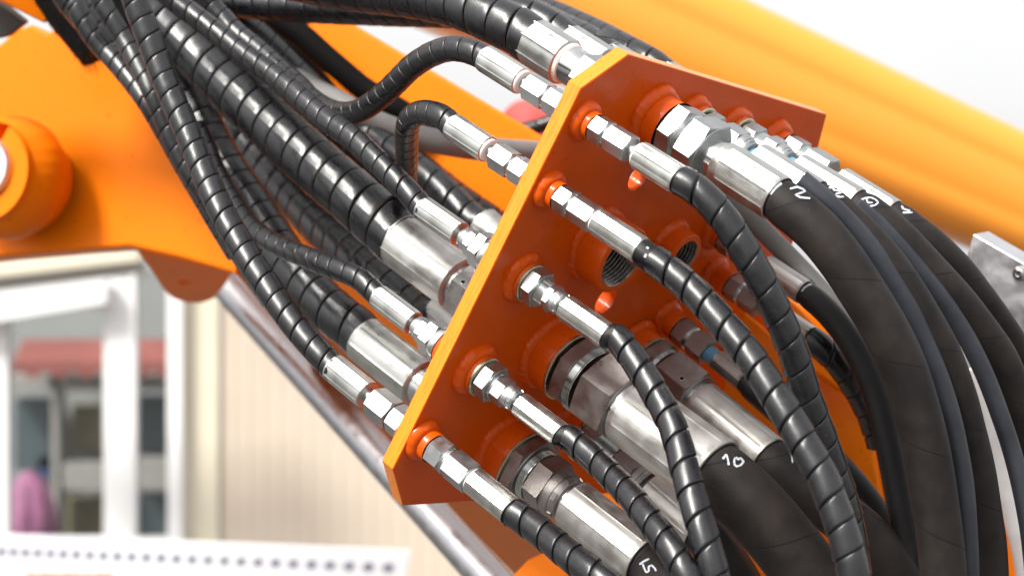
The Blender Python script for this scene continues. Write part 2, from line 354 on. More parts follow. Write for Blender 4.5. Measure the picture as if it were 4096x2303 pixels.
def wrap(name, R, s, rad, pitch, m, hand=1, s0=0, s1=None, n=40, gap=1.0, phase=0.0, cone=0.0):
    T, U, W = frames(R); s1 = s1 or s[-1]; rng = random.Random(int(rad*1e6)+len(s))
    turns = int((s1-s0)/pitch)+2; ph0 = rng.uniform(0, 6)
    V = []; uv = []; rows = 0
    a = np.linspace(0, 2*np.pi, n+1)
    def at(q):
        q = np.clip(q, s[0], s[-1])
        o = [np.stack([np.interp(q, s, X[:, k]) for k in range(3)], -1) for X in (R, U, W)]
        return o
    for t in range(-1, turns):
        jit = rng.uniform(-0.006, 0.006)
        for u, rr in PROF:
            g = u if u > 0.5 else u
            tt = t+u+a/(2*math.pi)
            q = s0+(tt+0.055*np.sin(1.9*tt+ph0)+0.035*np.sin(4.3*tt+2*ph0))*pitch
            qc = np.clip(q, s0, s1)
            o, uu, ww = at(qc)
            rr2 = rad*((rr+cone*(u-0.5))*(1+jit) if rr > 0.9 else rr)
            th = hand*a+phase
            ring = o+rr2*(np.cos(th)[:, None]*uu+np.sin(th)[:, None]*ww)
            V += ring.tolist(); uv += [(float(x), k/n*2*math.pi*rad) for k, x in enumerate(qc)]
            rows += 1
    Fc = []; w = n+1
    for i in range(rows-1):
        for k in range(n):
            f = (i*w+k, i*w+k+1, (i+1)*w+k+1, (i+1)*w+k)
            # drop the squashed faces beyond the ends
            p = np.array([V[j] for j in (f[0], f[2])]); p2 = np.array([V[j] for j in (f[1], f[3])])
            if np.linalg.norm(np.array(V[f[0]])-np.array(V[f[3]])) < 1e-7 and np.linalg.norm(np.array(V[f[1]])-np.array(V[f[2]])) < 1e-7: continue
            if hand < 0: f = f[::-1]
            Fc.append(f)
    return mesh_of(name, V, Fc, m, True, 50, uv)
# ---------------------------------------------------------------- hose assemblies
ASM = {}
class Axis:
    """axis of one fitting: base pixel on the plate's front face, another pixel the axis passes through"""
    def __init__(s, B, E):
        s.B = on_plane(*B)
        r = Vector(((E[0]-CX)/F, 1, -(E[1]-CY)/F)).normalized(); o = Vector((0, 0, CAMZ))
        w0 = s.B-o; a, b, c = 1.0, N.dot(r), 1.0; d_, e_ = N.dot(w0), r.dot(w0)
        tr = (a*e_-b*d_)/(a*c-b*b); Pt = o+r*tr
        s.d = (Pt-s.B).normalized()
        if s.d.dot(N) < 0: s.d = -s.d
        s.M = frame(s.d, s.B)
    def t(s, x):                                            # axial position whose centre shows at photo column x
        k = (x-CX)/F; return (k*s.B.y-s.B.x)/(s.d.x-k*s.d.y)
    def p(s, t): return s.B+s.d*t
    def r(s, rp, t): return rp*s.p(t).y/F
def hose_path(pts, start, dirv, back, d_end, bow=0.0):
    """pixels (with optional depth) -> places; starts inside the sleeve and leaves along dirv"""
    P3 = [start-dirv*back, start]
    q = []; L_ = [0]; last = px(start)
    for p in pts: L_.append(L_[-1]+math.hypot(p[0]-last[0], p[1]-last[1])); last = p
    tot = L_[-1]; d0 = start.y
    a = px(start+dirv*0.01); sl = (dirv.y*0.01)/max(1e-6, math.hypot(a[0]-px(start)[0], a[1]-px(start)[1]))*tot
    sl = max(-0.5, min(0.5, sl))
    for p, l in zip(pts, L_[1:]):
        t = l/tot
        if len(p) > 2: dd = p[2]
        else:
            h00 = 2*t**3-3*t**2+1; h10 = t**3-2*t**2+t; h01 = -2*t**3+3*t**2
            dd = h00*d0+h10*sl*0.6+h01*d_end+bow*math.sin(math.pi*t)
        P3.append(P(p[0], p[1], dd))
    return P3
def assembly(key, ax, side, st, pts, d_end, label, nutkind='std', rhose=None, pitch=None, wrapped=True, hm=None, fm=None, nm=None,
             rf=58, rn=62, rot=0.3, collar=0, gapstart=0.0, group=None, hand=1, bow=0.0, ringm=False, nf=8, neckm=None, cat='hydraulic hose', rneck=0.5):
    """st: photo columns: nut near end, nut far end, [cone far end,] sleeve near end, sleeve far end. side=+1 front, -1 back of the plate"""
    hm = hm or M_rub; fm = fm or M_fer; nm = nm or M_nut
    t = [ax.t(x) for x in st]
    E = ax.p(t[-1]); root = thing('hydraulic_hose', ax.p(t[0]), label, cat, group)
    lo = lambda a, b: (min(a, b), max(a, b))
    R_f = ax.r(rf, t[-2]); R_n = ax.r(rn, t[0]); R_f2 = R_f
    # nut
    z0, z1 = lo(t[0], t[1]); 
    if nutkind != 'none':
        link('swivel_nut', hex_mesh('swivel_nut', z0, z1, R_n, nm, rot, R_f*0.5, True, True, 72, 0.16 if nm is M_nutr else 0.42), root, ax.M)
    if nutkind == 'cone':                                    # nut with a turned, notched cone behind the hexagon
        a, b = t[1], t[2]; s = 1 if b > a else -1; l = abs(b-a)
        prof = [(0, R_n*0.5), (0, R_n*0.86), (0.2, R_n*0.87), (0.52, R_n*0.83), (0.54, R_n*0.80), (0.60, R_n*0.80), (0.62, R_n*0.80), (0.95, R_n*0.72), (1.0, R_n*0.68), (1.0, R_n*0.4)]
        rr = [(a+s*l*z, q) for z, q in prof]
        if s < 0: rr = rr[::-1]
        c_ = link('nut_cone', rings_mesh('nut_cone', rr, nm, 64), root, ax.M)
        bumps = []
        V = []; Fc = []
        for k in range(6):                                   # little lugs round the cone
            aa = k*math.pi/3+0.4+rot
            for (u0, u1) in ((0.60, 0.86),):
                r0 = R_n*0.79; r1 = R_n*0.835; da = 0.17
                pts8 = [(r_, aa+sg*da, z_) for z_ in (u0, u1) for sg in (-1, 1) for r_ in (r0*0.97, r1 if z_ == u0 else r1*0.955)]
                i0 = len(V)
                for r_, an, z_ in pts8: V.append((r_*math.cos(an), -r_*math.sin(an), a+s*l*z_))
                Fc += [tuple(i0+j for j in f) for f in ((0, 1, 3, 2), (4, 6, 7, 5), (0, 4, 5, 1), (2, 3, 7, 6), (1, 5, 7, 3), (0, 2, 6, 4))]
        link('nut_lug', mesh_of('nut_lug', V, Fc, nm, False), root, ax.M)
    # neck
    za = t[2] if nutkind == 'cone' else t[1]
    z0, z1 = lo(za, t[-2]); e = abs(z1-z0)*0.3+0.002
    rk = R_f*rneck
    link('neck', rings_mesh('neck', [(z0-e, rk), (z0, rk), (z1, rk), (z1+e, rk)], neckm or M_thr, 48), root, ax.M)
    if ringm:
        zz = t[-2]; s = -side; wd = R_f*0.20
        rr = [(zz+s*u*wd, R_f*q) for u, q in ((-.2, .5), (-.2, .86), (0.0, .90), (.7, .86), (1., .78), (1., .45))]
        if s < 0: rr = rr[::-1]
        link('plastic_ring', rings_mesh('plastic_ring', rr, M_ring, 48), root, ax.M)
    z0, z1 = lo(t[-2], t[-1])
    rh = rhose*E.y/F if rhose else R_f*0.84
    rfi = min(rh, R_f*0.91)
    link('ferrule', ferrule_mesh('ferrule', z0, z1, R_f, fm, 1 if side > 0 else -1, rfi*1.01, rk*0.98, nf, ax.r(collar, t[-2]), rot+0.15, fk=0.2 if fm is M_fer2 else 0.65), root, ax.M)
    # hose
    dirv = ax.d*side
    P3 = hose_path(pts, E, dirv, abs(z1-z0)*0.4, d_end, bow)
    R, s = spline(P3, 0.004)
    back = abs(z1-z0)*0.4
    if wrapped:
        rw = (rhose or rf)*E.y/F
        hr = min(rh*0.90, rw*0.86)
        ho = link('hose', tube('hose', R, s, hr, M_rub2 if hm is M_rub else hm, 28), root)
        pt = pitch*E.y/F
        link('spiral_wrap', wrap('spiral_wrap', R, s, rw*0.965, pt, M_wrap, hand, back+gapstart*E.y/F, s[-1]-0.002, phase=rot*3, cone=0.055 if side > 0 else 0.015), root)
    else:
        r_in = min(rh*0.985, R_f*0.90); r_out = rh*0.985
        ho = link('hose', tube('hose', R, s, r_out, hm, 48, rfun=lambda q: r_in+(r_out-r_in)*max(0, min(1, (q-back-0.001)/0.010))), root)
    ASM[key] = (root, ho, R, s)
    return root
# ================================================================ the bulkhead plate
plate = thing('bulkhead_plate', on_plane(1613, 2022), 'thick orange steel plate with clipped corners that every silver fitting screws into', 'steel plate')
front = [(1613, 2022), (1572, 1876), (2325, 354), (2515, 218), (3308, 458), (3279, 567), (3120, 1165), (3045, 1445), (2930, 1880), (2850, 1949)]
def plane_xy(v):                                            # plate coordinates
    q = v-PL0; return (q.dot(E2), q.dot(E1))
def from_xy(x, y, t=0.0): return PL0+E2*x+E1*y+N*t
def offset_poly(P2, d):
    n = len(P2); o = []
    A = sum(P2[i][0]*P2[(i+1) % n][1]-P2[(i+1) % n][0]*P2[i][1] for i in range(n)); sg = 1 if A > 0 else -1
    for i in range(n):
        a, b, c = Vector(P2[i-1]), Vector(P2[i]), Vector(P2[(i+1) % n])
        u = (b-a).normalized(); v = (c-b).normalized(); nu = Vector((-u.y, u.x))*sg; nv = Vector((-v.y, v.x))*sg
        m = (nu+nv); m = m/max(0.3, m.dot(nu)); o.append(tuple(b+m*d))
    return o
outer = [plane_xy(on_plane(*p)) for p in front]
HOLES = [((2552, 712), 58), ((2423, 1202), 62)]
def build_plate():
    ch = 0.0009
    inner = offset_poly(outer, ch); V = []; Fc = []; mi = []
    holes = []
    for (hx, hy), hr in HOLES:
        c = on_plane(hx, hy); r = hr*c.y/F; cx, cy = plane_xy(c)
        holes.append([(cx+r*math.cos(a), cy+r*math.sin(a)) for a in [2*math.pi*k/40 for k in range(40)]])
    def add_loop(L2, t):
        i0 = len(V); V.extend([from_xy(x, y, t) for x, y in L2]); return list(range(i0, i0+len(L2)))
    fi = add_loop(inner, 0); fo = add_loop(outer, -ch); bo = add_loop(outer, -THK+ch); bi = add_loop(inner, -THK)
    hf = [add_loop(h, 0) for h in holes]; hb = [add_loop(h, -THK) for h in holes]
    tri = tessellate_polygon([[Vector((x, y, 0)) for x, y in inner]]+[[Vector((x, y, 0)) for x, y in h] for h in holes])
    mf = fi+[k for h in hf for k in h]; mb = bi+[k for h in hb for k in h]
    for t in tri:
        a = Vector(V[mf[t[1]]])-Vector(V[mf[t[0]]]); b = Vector(V[mf[t[2]]])-Vector(V[mf[t[0]]])
        f = t if a.cross(b).dot(N) > 0 else t[::-1]
        Fc.append(tuple(mf[k] for k in f)); mi.append(0); Fc.append(tuple(mb[k] for k in reversed(f))); mi.append(0)
    def band(A, B, m):
        n = len(A)
        for k in range(n): Fc.append((A[k], A[(k+1) % n], B[(k+1) % n], B[k])); mi.append(m)
    band(fi, fo, 0); band(fo, bo, 1); band(bo, bi, 0)
    for a, b in zip(hf, hb): band(a, b, 0)
    me = mesh_of('plate', V, Fc, [M_or, M_cut], True, 20, None, mi)
    bm = bmesh.new(); bm.from_mesh(me); bmesh.ops.recalc_face_normals(bm, faces=bm.faces); bm.to_mesh(me); bm.free()
    # local frame along the plate so that the edge scratches run across its thickness
    M = Matrix((E2, N, E1)).transposed().to_4x4(); M.translation = PL0
    me.transform(M.inverted())
    return link('plate', me, plate, M)
build_plate()
def boss(ax, r_px, x_end, weld=1.45, side=1, wz=0.55, seed=0, hole=None):
    te = ax.t(x_end); t0 = 0 if side > 0 else -THK; r = ax.r(r_px, te); rng = random.Random(seed)
    h = abs(te-t0)
    prof = [(0, r*1.0), (h*0.5, r*0.99), (h-0.0022, r*0.985), (h-0.0008, r*0.975), (h, r*0.945)]
    if hole:
        ri = r*hole; dep = h+0.002; pit = 0.0040
        prof += [(h, ri+0.0012), (h-0.0012, ri)]
        z = h-0.0012
        while z > 0.002: prof += [(z-pit*0.5, ri+0.0026), (z-pit, ri)]; z -= pit
        prof += [(0.001, ri), (0.001, 0.0001)]
    else: prof += [(h, r*0.3)]
    rr = [(t0+side*z, q) for z, q in prof]
    if side < 0: rr = rr[::-1]
    n = 72
    if hole:
        me = rings_mesh('boss', rr, M_or, n, ang=25); me.materials.append(M_bore)
        mi = [0]*len(me.polygons)
        for i in range(len(rr)-1):
            if i >= 5 and i < len(rr)-2:
                for k in range(n): mi[i*n+k] = 1
        me.polygons.foreach_set('material_index', mi)
    else: me = rings_mesh('boss', rr, M_or, n, ang=35)
    b = link('boss', me, plate, ax.M)
    # weld bead: a lumpy ripple all round the foot
    wr = r*(weld-1)*0.85+0.001; ph = rng.uniform(0, 6); nr = int(2*math.pi*r/0.0075)
    def ripple(k, amp):
        def f(a): return k*(1+amp*(0.5*math.sin(nr*a+ph+0.8*math.sin(3*a))+0.7*math.sin(5*a+ph*2)+0.4*math.sin(2*a+ph)))
        return f
    wh = min(h*0.8, wr*1.25*wz/0.55); rings = []
    for i in range(9):
        u = i/8; cx_ = r*0.97+wr*math.cos(u*math.pi/2)**0.9; zz = wh*math.sin(u*math.pi/2)**1.1
        bul = 0
        amp = 0.035*math.sin(math.pi*min(1, u+0.12))+0.03
        zz_ = zz; nr_o = 500
        rings.append((t0+side*(zz-0.0004), (lambda base, am, zz_=zz_, nr_o=nr_o: (lambda a: base*(1+am*(0.13*math.sin(nr*a+ph+zz_*260+1.5*math.sin(3*a))+0.45*math.sin(5*a+2*ph+zz_*120)+0.45*math.sin(2*a+ph)))))(cx_+bul, amp)))
    if side < 0: rings = rings[::-1]
    link_sub('weld_bead', rings_mesh('weld_bead', rings, M_or, 160, ang=None), b, ax.M)
    return b
def adapter(ax, label, hexx, r_hex, washer=None, r_w=None, collar=None, r_c=50, m=None, rot=0.2, group=None, wm=None):
    m = m or M_nut; t0, t1 = sorted((ax.t(hexx[0]), ax.t(hexx[1]))); sgn = 1 if t0 > -0.005 else -1
    root = thing('hex_adapter', ax.p((t0+t1)/2), label, 'pipe adapter', group); R = ax.r(r_hex, t0)
    link('hex_body', hex_mesh('hex_body', t0, t1, R, m, rot, R*0.3, True, True, 72, 0.20 if m is M_nutr else 0.42), root, ax.M)
    if not washer and sgn > 0:                              # grimy gap between boss and adapter
        link('seal', rings_mesh('seal', [(t0-0.0007, R*.3), (t0-0.0007, R*.93), (t0-0.0002, R*.92), (t0-0.0002, R*.3)], M_blk, 48), root, ax.M)
    if washer:
        a, b = sorted((ax.t(washer[0]), ax.t(washer[1]))); rw = ax.r(r_w, a)
        link('washer', rings_mesh('washer', [(a, rw*.3), (a, rw*.96), (a+(b-a)*.25, rw), (b-(b-a)*.2, rw), (b, rw*.97), (b, rw*.3)], wm or M_gold, 64), root, ax.M)
        a2, b2 = b, (t0 if sgn > 0 else t1)
    if collar:
        a, b = sorted((ax.t(collar[0]), ax.t(collar[1]))); rc = ax.r(r_c, a)
        prof = [(a-0.001, rc*.3), (a-0.001, rc*0.97)]
        z = a
        while z < b-0.0008: prof += [(z+0.0004, rc), (z+0.0009, rc*0.975)]; z += 0.0012
        prof += [(b, rc*0.97), (b, rc*.3)]
        link('thread', rings_mesh('thread', prof, M_thr, 48), root, ax.M)
    return root
AX = {k: Axis(b, e) for k, (b, e) in dict(
    F1=((2335, 481), (2717, 720)), F2=((2192, 757), (2567, 1004)), F3=((2090, 1110), (2433, 1348)), F4=((1895, 1475), (2244, 1740)), F5=((1690, 1757), (2045, 2044)),
    big10=((2195, 1401), (2859, 1892)), big5=((2010, 1792), (2577, 2240)), big1=((2530, 1393), (3070, 1838)), big6=((2290, 1690), (2800, 2130)),
    t2=((2612, 474), (3113, 795)), t3=((2765, 475), (3264, 790)), t8=((2930, 522), (3425, 819)), t4=((3090, 565), (3569, 859)),
    R6=((2850, 1090), (3237, 1352)), R7=((2850, 925), (3215, 1168)), R8=((2660, 1270), (2975, 1525)), TB1=((2387, 973), (2491, 1044)), TB2=((2672, 984), (2741, 1028))).items()}
for k, r, x, wd, wz in (('F1', 60, 2380, 1.48, .6), ('F2', 60, 2239, 1.48, .6), ('F3', 80, 2118, 1.45, .5), ('F4', 84, 1931, 1.45, .5), ('F5', 67, 1737, 1.45, .55),
                    ('big10', 148, 2277, 1.2, .5), ('big5', 146, 2087, 1.2, .5), ('big1', 112, 2588, 1.25, .5), ('big6', 112, 2350, 1.25, .5),
                    ('t2', 120, 2688, 1.3, .5), ('t3', 78, 2806, 1.45, .5), ('t8', 78, 2962, 1.45, .5), ('t4', 66, 3142, 1.55, .5),
                    ('R6', 52, 2922, 1.6, .5), ('R7', 52, 2893, 1.6, .5), ('R8', 55, 2716, 1.6, .5)):
    boss(AX[k], r, x, wd, 1, wz, seed=hash(k) % 97 if False else sum(map(ord, k)))
boss(AX['TB1'], 150, 2491, 1.16, 1, .5, 3, hole=0.75)
boss(AX['TB2'], 100, 2741, 1.25, 1, .5, 5, hole=0.68)
for k, r, x in (('F1', 62, 2262), ('F2', 62, 2118), ('F3', 80, 1985), ('F4', 82, 1785), ('F5', 67, 1635), ('big10', 148, 2030), ('big5', 146, 1840), ('t2', 120, 2540), ('t3', 80, 2690), ('t8', 80, 2850), ('t4', 70, 3010), ('big1', 112, 2380)):
    boss(AX[k], r, x, 1.4, -1, .5, 11)
near = 'hex adapters along the near edge of the orange plate'
adapter(AX['F1'], 'small zinc hex adapter highest of the five near the plate\'s left edge, front side', (2381, 2432), 60, collar=(2432, 2440), r_c=50, rot=math.radians(38), group=near)
adapter(AX['F2'], 'small zinc hex adapter second from top near the plate\'s left edge, front side', (2240, 2290), 60, collar=(2290, 2298), r_c=50, rot=math.radians(36), group=near)
adapter(AX['F3'], 'wide hex adapter on a yellow washer, third down near the plate\'s left edge', (2130, 2170), 82, (2119, 2129), 83, (2170, 2200), 54, rot=math.radians(33), group=near)
adapter(AX['F4'], 'wide hex adapter on a yellow washer, fourth down near the plate\'s left edge', (1944, 1986), 82, (1932, 1943), 87, (1986, 1994), 56, rot=math.radians(30), group=near)
adapter(AX['F5'], 'small zinc hex adapter at the lowest corner of the orange plate', (1738, 1792), 69, collar=(1792, 1804), r_c=60, rot=math.radians(12), group=near)
bigs = 'large hex adapters in the middle of the orange plate'
adapter(AX['big10'], 'largest brownish hex adapter, before the nut of the hose marked 10', (2297, 2347), 160, (2278, 2288), 151, (2347, 2372), 146, M_nutr, rot=math.radians(3), group=bigs)
adapter(AX['big5'], 'large brownish hex adapter low on the plate, before the hose marked 5', (2098, 2140), 155, (2088, 2097), 150, (2140, 2162), 112, M_nutr, rot=math.radians(14), group=bigs)
adapter(AX['big1'], 'brownish hex adapter behind the nut with a drilled hole, hose marked 1', (2600, 2640), 121, (2589, 2598), 114, (2640, 2655), 106, M_nutr, rot=math.radians(10), group=bigs)
adapter(AX['big6'], 'brownish hex adapter deep in the shadow below the hose marked 10', (2362, 2412), 120, (2351, 2360), 114, (2412, 2480), 100, M_nutr, rot=math.radians(10), group=bigs)
tops = 'hex adapters in the row along the top edge of the plate'
adapter(AX['t2'], 'big zinc hex adapter at the left end of the plate\'s top row', (2691, 2750), 133, collar=(2750, 2768), r_c=112, rot=math.radians(40), group=tops, m=M_nut)
adapter(AX['t3'], 'zinc hex adapter on a pale washer, second along the plate\'s top row', (2822, 2862), 76, (2807, 2816), 80, (2862, 2884), 60, rot=math.radians(25), group=tops)
adapter(AX['t8'], 'zinc hex adapter on a pale washer, third along the plate\'s top row', (2976, 3030), 74, (2963, 2972), 79, (3030, 3062), 58, rot=math.radians(25), group=tops)
adapter(AX['t4'], 'zinc hex adapter nearest the plate\'s far right corner', (3145, 3205), 73, collar=(3205, 3226), r_c=60, rot=math.radians(35), group=tops)
fars = 'shaded hex adapters on the far half of the plate'
adapter(AX['R6'], 'shaded reddish hex adapter, middle of the three at the far side of the plate', (2925, 2966), 56, collar=(2966, 2978), r_c=46, m=M_nutr, rot=math.radians(20), group=fars)
adapter(AX['R7'], 'shaded hex adapter half hidden by the uppermost wrapped hose', (2896, 2936), 56, collar=(2936, 2948), r_c=46, m=M_nutr, rot=math.radians(20), group=fars)
adapter(AX['R8'], 'shaded reddish hex adapter just above the nut with a drilled hole', (2719, 2762), 60, collar=(2762, 2774), r_c=50, m=M_nutr, rot=math.radians(20), group=fars)
bk = 'hex adapters behind the near edge of the plate'
adapter(AX['F1'], 'zinc hex adapter behind the plate at its upper left corner', (2200, 2262), 59, collar=(2192, 2200), r_c=50, rot=math.radians(35), group=bk)
adapter(AX['F2'], 'zinc hex adapter behind the plate on the short elbow hose', (2062, 2118), 59, collar=(2054, 2062), r_c=50, rot=math.radians(35), group=bk)
adapter(AX['F3'], 'wide hex adapter behind the middle of the plate\'s left edge', (1916, 1953), 80, (1954, 1976), 78, rot=math.radians(36), group=bk, wm=M_thr)
adapter(AX['F4'], 'wide hex adapter behind the plate, second from bottom', (1719, 1757), 80, (1758, 1780), 78, rot=math.radians(38), group=bk, wm=M_thr)
adapter(AX['F5'], 'hex adapter behind the plate just above its lowest corner', (1580, 1632), 68, rot=math.radians(30), group=bk)
# ================================================================ hoses in front of the plate
g1 = 'spiral wrapped hoses leaving the front of the plate'
assembly('R1', AX['F1'], 1, (2440, 2525, 2558, 2717), [(2768, 745), (2846, 815), (2917, 905), (2989, 1020), (3047, 1124), (3099, 1229), (3147, 1339), (3190, 1459), (3215, 1548), (3258, 1667), (3300, 1779), (3335, 1880), (3372, 1990), (3400, 2110), (3420, 2240), (3430, 2360)],
    1.66, 'black spiral wrapped hose from the highest small fitting on the plate front', rf=59, rn=59, rot=math.radians(36), pitch=119, rhose=62, gapstart=4, group=g1, ringm=True)
assembly('R2', AX['F2'], 1, (2298, 2382, 2389, 2567), [(2600, 1030), (2641, 1057), (2724, 1120), (2799, 1190), (2869, 1269), (2944, 1356), (3006, 1434), (3062, 1520), (3118, 1610), (3173, 1700), (3229, 1800), (3285, 1895), (3338, 2030), (3375, 2137), (3405, 2250), (3428, 2370)],
    1.52, 'black spiral wrapped hose with white paint dabs by its ferrule, second from the plate\'s top', rf=55, rn=58, rot=math.radians(30), pitch=112, rhose=62, gapstart=52, group=g1, ringm=True)
assembly('R3', AX['F3'], 1, (2200, 2224, 2253, 2260, 2433), [(2456, 1340), (2490, 1375), (2523, 1420), (2560, 1474), (2597, 1532), (2630, 1590), (2663, 1648), (2692, 1710), (2717, 1790), (2745, 1900), (2775, 2010), (2810, 2120), (2845, 2240), (2875, 2360)],
    1.56, 'black spiral wrapped hose curling down across the ferrule of the hose marked 10', 'cone', rf=53, rn=60, rot=math.radians(30), pitch=112, rhose=57, gapstart=34, group=g1)
assembly('R4', AX['F4'], 1, (1994, 2034, 2070, 2082, 2244), [(2268, 1745), (2317, 1783), (2383, 1841), (2453, 1911), (2524, 1986), (2586, 2065), (2648, 2143), (2702, 2222), (2750, 2300), (2795, 2380)],
    1.56, 'black spiral wrapped hose crossing over the ferrule of the hose marked 5', 'cone', rf=52, rn=60, rot=math.radians(24), pitch=103, rhose=54, gapstart=26, group=g1)
assembly('R5', AX['F5'], 1, (1804, 1888, 1894, 2045), [(2075, 2062), (2118, 2092), (2180, 2139), (2246, 2193), (2313, 2247), (2379, 2297), (2450, 2355), (2500, 2400)],
    1.60, 'black spiral wrapped hose leaving the lowest corner of the plate', rf=60, rn=67, rot=math.radians(24), pitch=107, rhose=61, gapstart=8, group=g1, ringm=True)
g2 = 'thick black hoses leaving the front of the plate'
assembly('H10', AX['big10'], 1, (2386, 2506, 2514, 2859), [(2885, 1912), (2990, 2003), (3070, 2090), (3180, 2225), (3270, 2350), (3310, 2420)],
    1.72, 'thickest smooth black hose, marked 10 in white paint, with the widest silver ferrule', wrapped=False, rf=145, rn=165, rot=math.radians(0), rhose=139, nm=M_nutr, fm=M_fer2, group=g2, rneck=.9, collar=14, nf=8)
assembly('H5', AX['big5'], 1, (2164, 2226, 2276, 2291, 2577), [(2600, 2258), (2680, 2330), (2750, 2400)],
    1.72, 'thick black hose at the bottom edge of the picture, marked 5 in white paint', 'cone', wrapped=False, rf=106, rn=120, rot=math.radians(28), rhose=98, nm=M_nutr, fm=M_fer2, group=g2, rneck=.7)
assembly('H1', AX['big1'], 1, (2662, 2782, 2794, 3070), [(3095, 1858), (3180, 1925), (3290, 2010), (3400, 2090), (3500, 2180), (3580, 2290), (3620, 2400)],
    1.86, 'thick black hose marked 1, its steel nut drilled with a small hole', wrapped=False, rf=101, rn=129, rot=math.radians(2), rhose=100, nm=M_nutr, fm=M_fer2, group=g2, rneck=.9, collar=12)
assembly('H6', AX['big6'], 1, (2482, 2560, 2592, 2606, 2800), [(2850, 2175), (2920, 2260), (2980, 2360)],
    1.88, 'thick black hose hidden in shadow beneath the hose marked 10', 'cone', wrapped=False, rf=92, rn=108, rot=math.radians(10), rhose=88, nm=M_nutr, fm=M_fer2, group=g2, hm=M_rub2)
g3 = 'thick black hoses arching from the top row of the plate'
assembly('T2', AX['t2'], 1, (2768, 2846, 2886, 3113), [(3145, 820), (3200, 862), (3280, 935), (3365, 1040), (3440, 1152), (3531, 1301), (3607, 1456), (3659, 1616), (3699, 1767), (3734, 1966), (3762, 2165), (3774, 2303), (3780, 2420)],
    1.70, 'thick arching black hose marked 2, leaving the left end of the plate\'s top row', wrapped=False, rf=94, rn=140, rot=math.radians(29.5), rhose=96, group=g3, rneck=.84, collar=34, nf=8)
assembly('T3', AX['t3'], 1, (2886, 2960, 3000, 3026, 3264), [(3300, 815), (3375, 875), (3460, 958), (3540, 1048), (3610, 1145), (3690, 1275), (3760, 1400), (3830, 1585), (3866, 1720), (3905, 1880), (3930, 2040), (3952, 2190), (3962, 2420)],
    1.80, 'arching black hose marked 3, second along the plate\'s top row', 'cone', wrapped=False, rf=74, rn=78, rot=math.radians(28), rhose=80, group=g3, neckm=M_blue)
assembly('T8', AX['t8'], 1, (3062, 3112, 3152, 3190, 3425), [(3460, 843), (3525, 890), (3600, 955), (3680, 1040), (3760, 1125), (3845, 1220), (3925, 1325), (3995, 1425), (4070, 1600), (4115, 1740), (4160, 1920), (4190, 2100), (4210, 2300)],
    1.90, 'arching black hose marked with a looping 8, third along the plate\'s top row', 'cone', wrapped=False, rf=69, rn=74, rot=math.radians(28), rhose=75, group=g3, neckm=M_blue)
assembly('T4', AX['t4'], 1, (3226, 3318, 3356, 3569), [(3605, 885), (3655, 924), (3712, 967), (3775, 1024), (3835, 1085), (3900, 1168), (3965, 1255), (4030, 1350), (4100, 1470), (4170, 1620), (4220, 1800)],
    1.98, 'outermost arching black hose, from the fitting nearest the plate\'s right corner', wrapped=False, rf=64, rn=76, rot=math.radians(30), rhose=68, group=g3)
g4 = 'hoses leaving the far half of the plate'
assembly('R6', AX['R6'], 1, (2978, 3046, 3084, 3237), [(3262, 1370), (3303, 1402), (3364, 1465), (3420, 1548), (3480, 1660), (3520, 1780)],
    1.98, 'short dark spiral wrapped hose disappearing behind a smooth black hose', rf=52, rn=58, rot=math.radians(20), pitch=105, rhose=54, gapstart=3, nm=M_nutr, fm=M_fer2, group=g4)
assembly('R7', AX['R7'], 1, (2948, 3015, 3062, 3215), [(3245, 1190), (3312, 1250), (3382, 1335), (3448, 1445), (3500, 1564), (3539, 1707), (3571, 1866), (3600, 2026), (3632, 2185), (3655, 2320), (3665, 2420)],
    1.86, 'smooth shiny black hose with a white crescent dab at its ferrule', wrapped=False, rf=52, rn=58, rot=math.radians(20), rhose=53, nm=M_nutr, fm=M_fer2, group=g4, hm=M_rub2)
assembly('R8', AX['R8'], 1, (2774, 2834, 2866, 2975), [(2995, 1543), (3080, 1618), (3200, 1722), (3310, 1815), (3410, 1915), (3500, 2030), (3580, 2160), (3650, 2320)],
    1.95, 'black hose with a narrow reddish ferrule and a blue ring, lowest of the far fittings', wrapped=False, rf=43, rn=60, rot=math.radians(20), rhose=50, nm=M_nutr, fm=M_nutr, group=g4, hm=M_rub2, neckm=M_blue, rneck=.8)
# ================================================================ hoses behind the plate
g5 = 'spiral wrapped hoses running back from the plate\'s near edge'
assembly('LA', AX['F1'], -1, (2193, 2117, 2088, 1941), [(1905, 215), (1858, 200), (1814, 195), (1765, 203), (1715, 224), (1665, 255), (1632, 282), (1595, 320), (1557, 357), (1520, 390), (1475, 423), (1433, 445), (1398, 453), (1352, 451), (1305, 436), (1265, 412), (1232, 385), (1199, 348), (1141, 298), (1083, 244), (1025, 195), (938, 127), (891, 74), (848, 26), (815, -40)],
    2.12, 'black wrapped hose that swings up in an S curve over the orange arm', rf=57, rn=60, rot=math.radians(35), pitch=82, rhose=52, gapstart=-26, group=g5, ringm=True, bow=0.03)
assembly('LB', AX['F2'], -1, (2053, 1984, 1953, 1810), [(1775, 470), (1731, 453), (1698, 449), (1662, 458), (1639, 480), (1629, 514), (1627, 556), (1627, 618), (1624, 700), (1615, 790), (1590, 880)],
    1.99, 'short black wrapped hose that turns straight down in a tight elbow', rf=55, rn=60, rot=math.radians(35), pitch=78, rhose=50, gapstart=-14, group=g5, ringm=True)
assembly('LC', AX['F3'], -1, (1908, 1883, 1853, 1841, 1690), [(1649, 785), (1594, 728), (1530, 665), (1467, 605), (1411, 553), (1350, 512), (1302, 478), (1239, 424), (1151, 349), (1072, 286), (993, 230), (921, 175), (850, 119), (778, 64), (707, 12), (640, -50)],
    2.05, 'long straight black wrapped hose lying over the thickest wrapped hose', 'cone', rf=52, rn=58, rot=math.radians(35), pitch=84, rhose=50, gapstart=-20, group=g5)
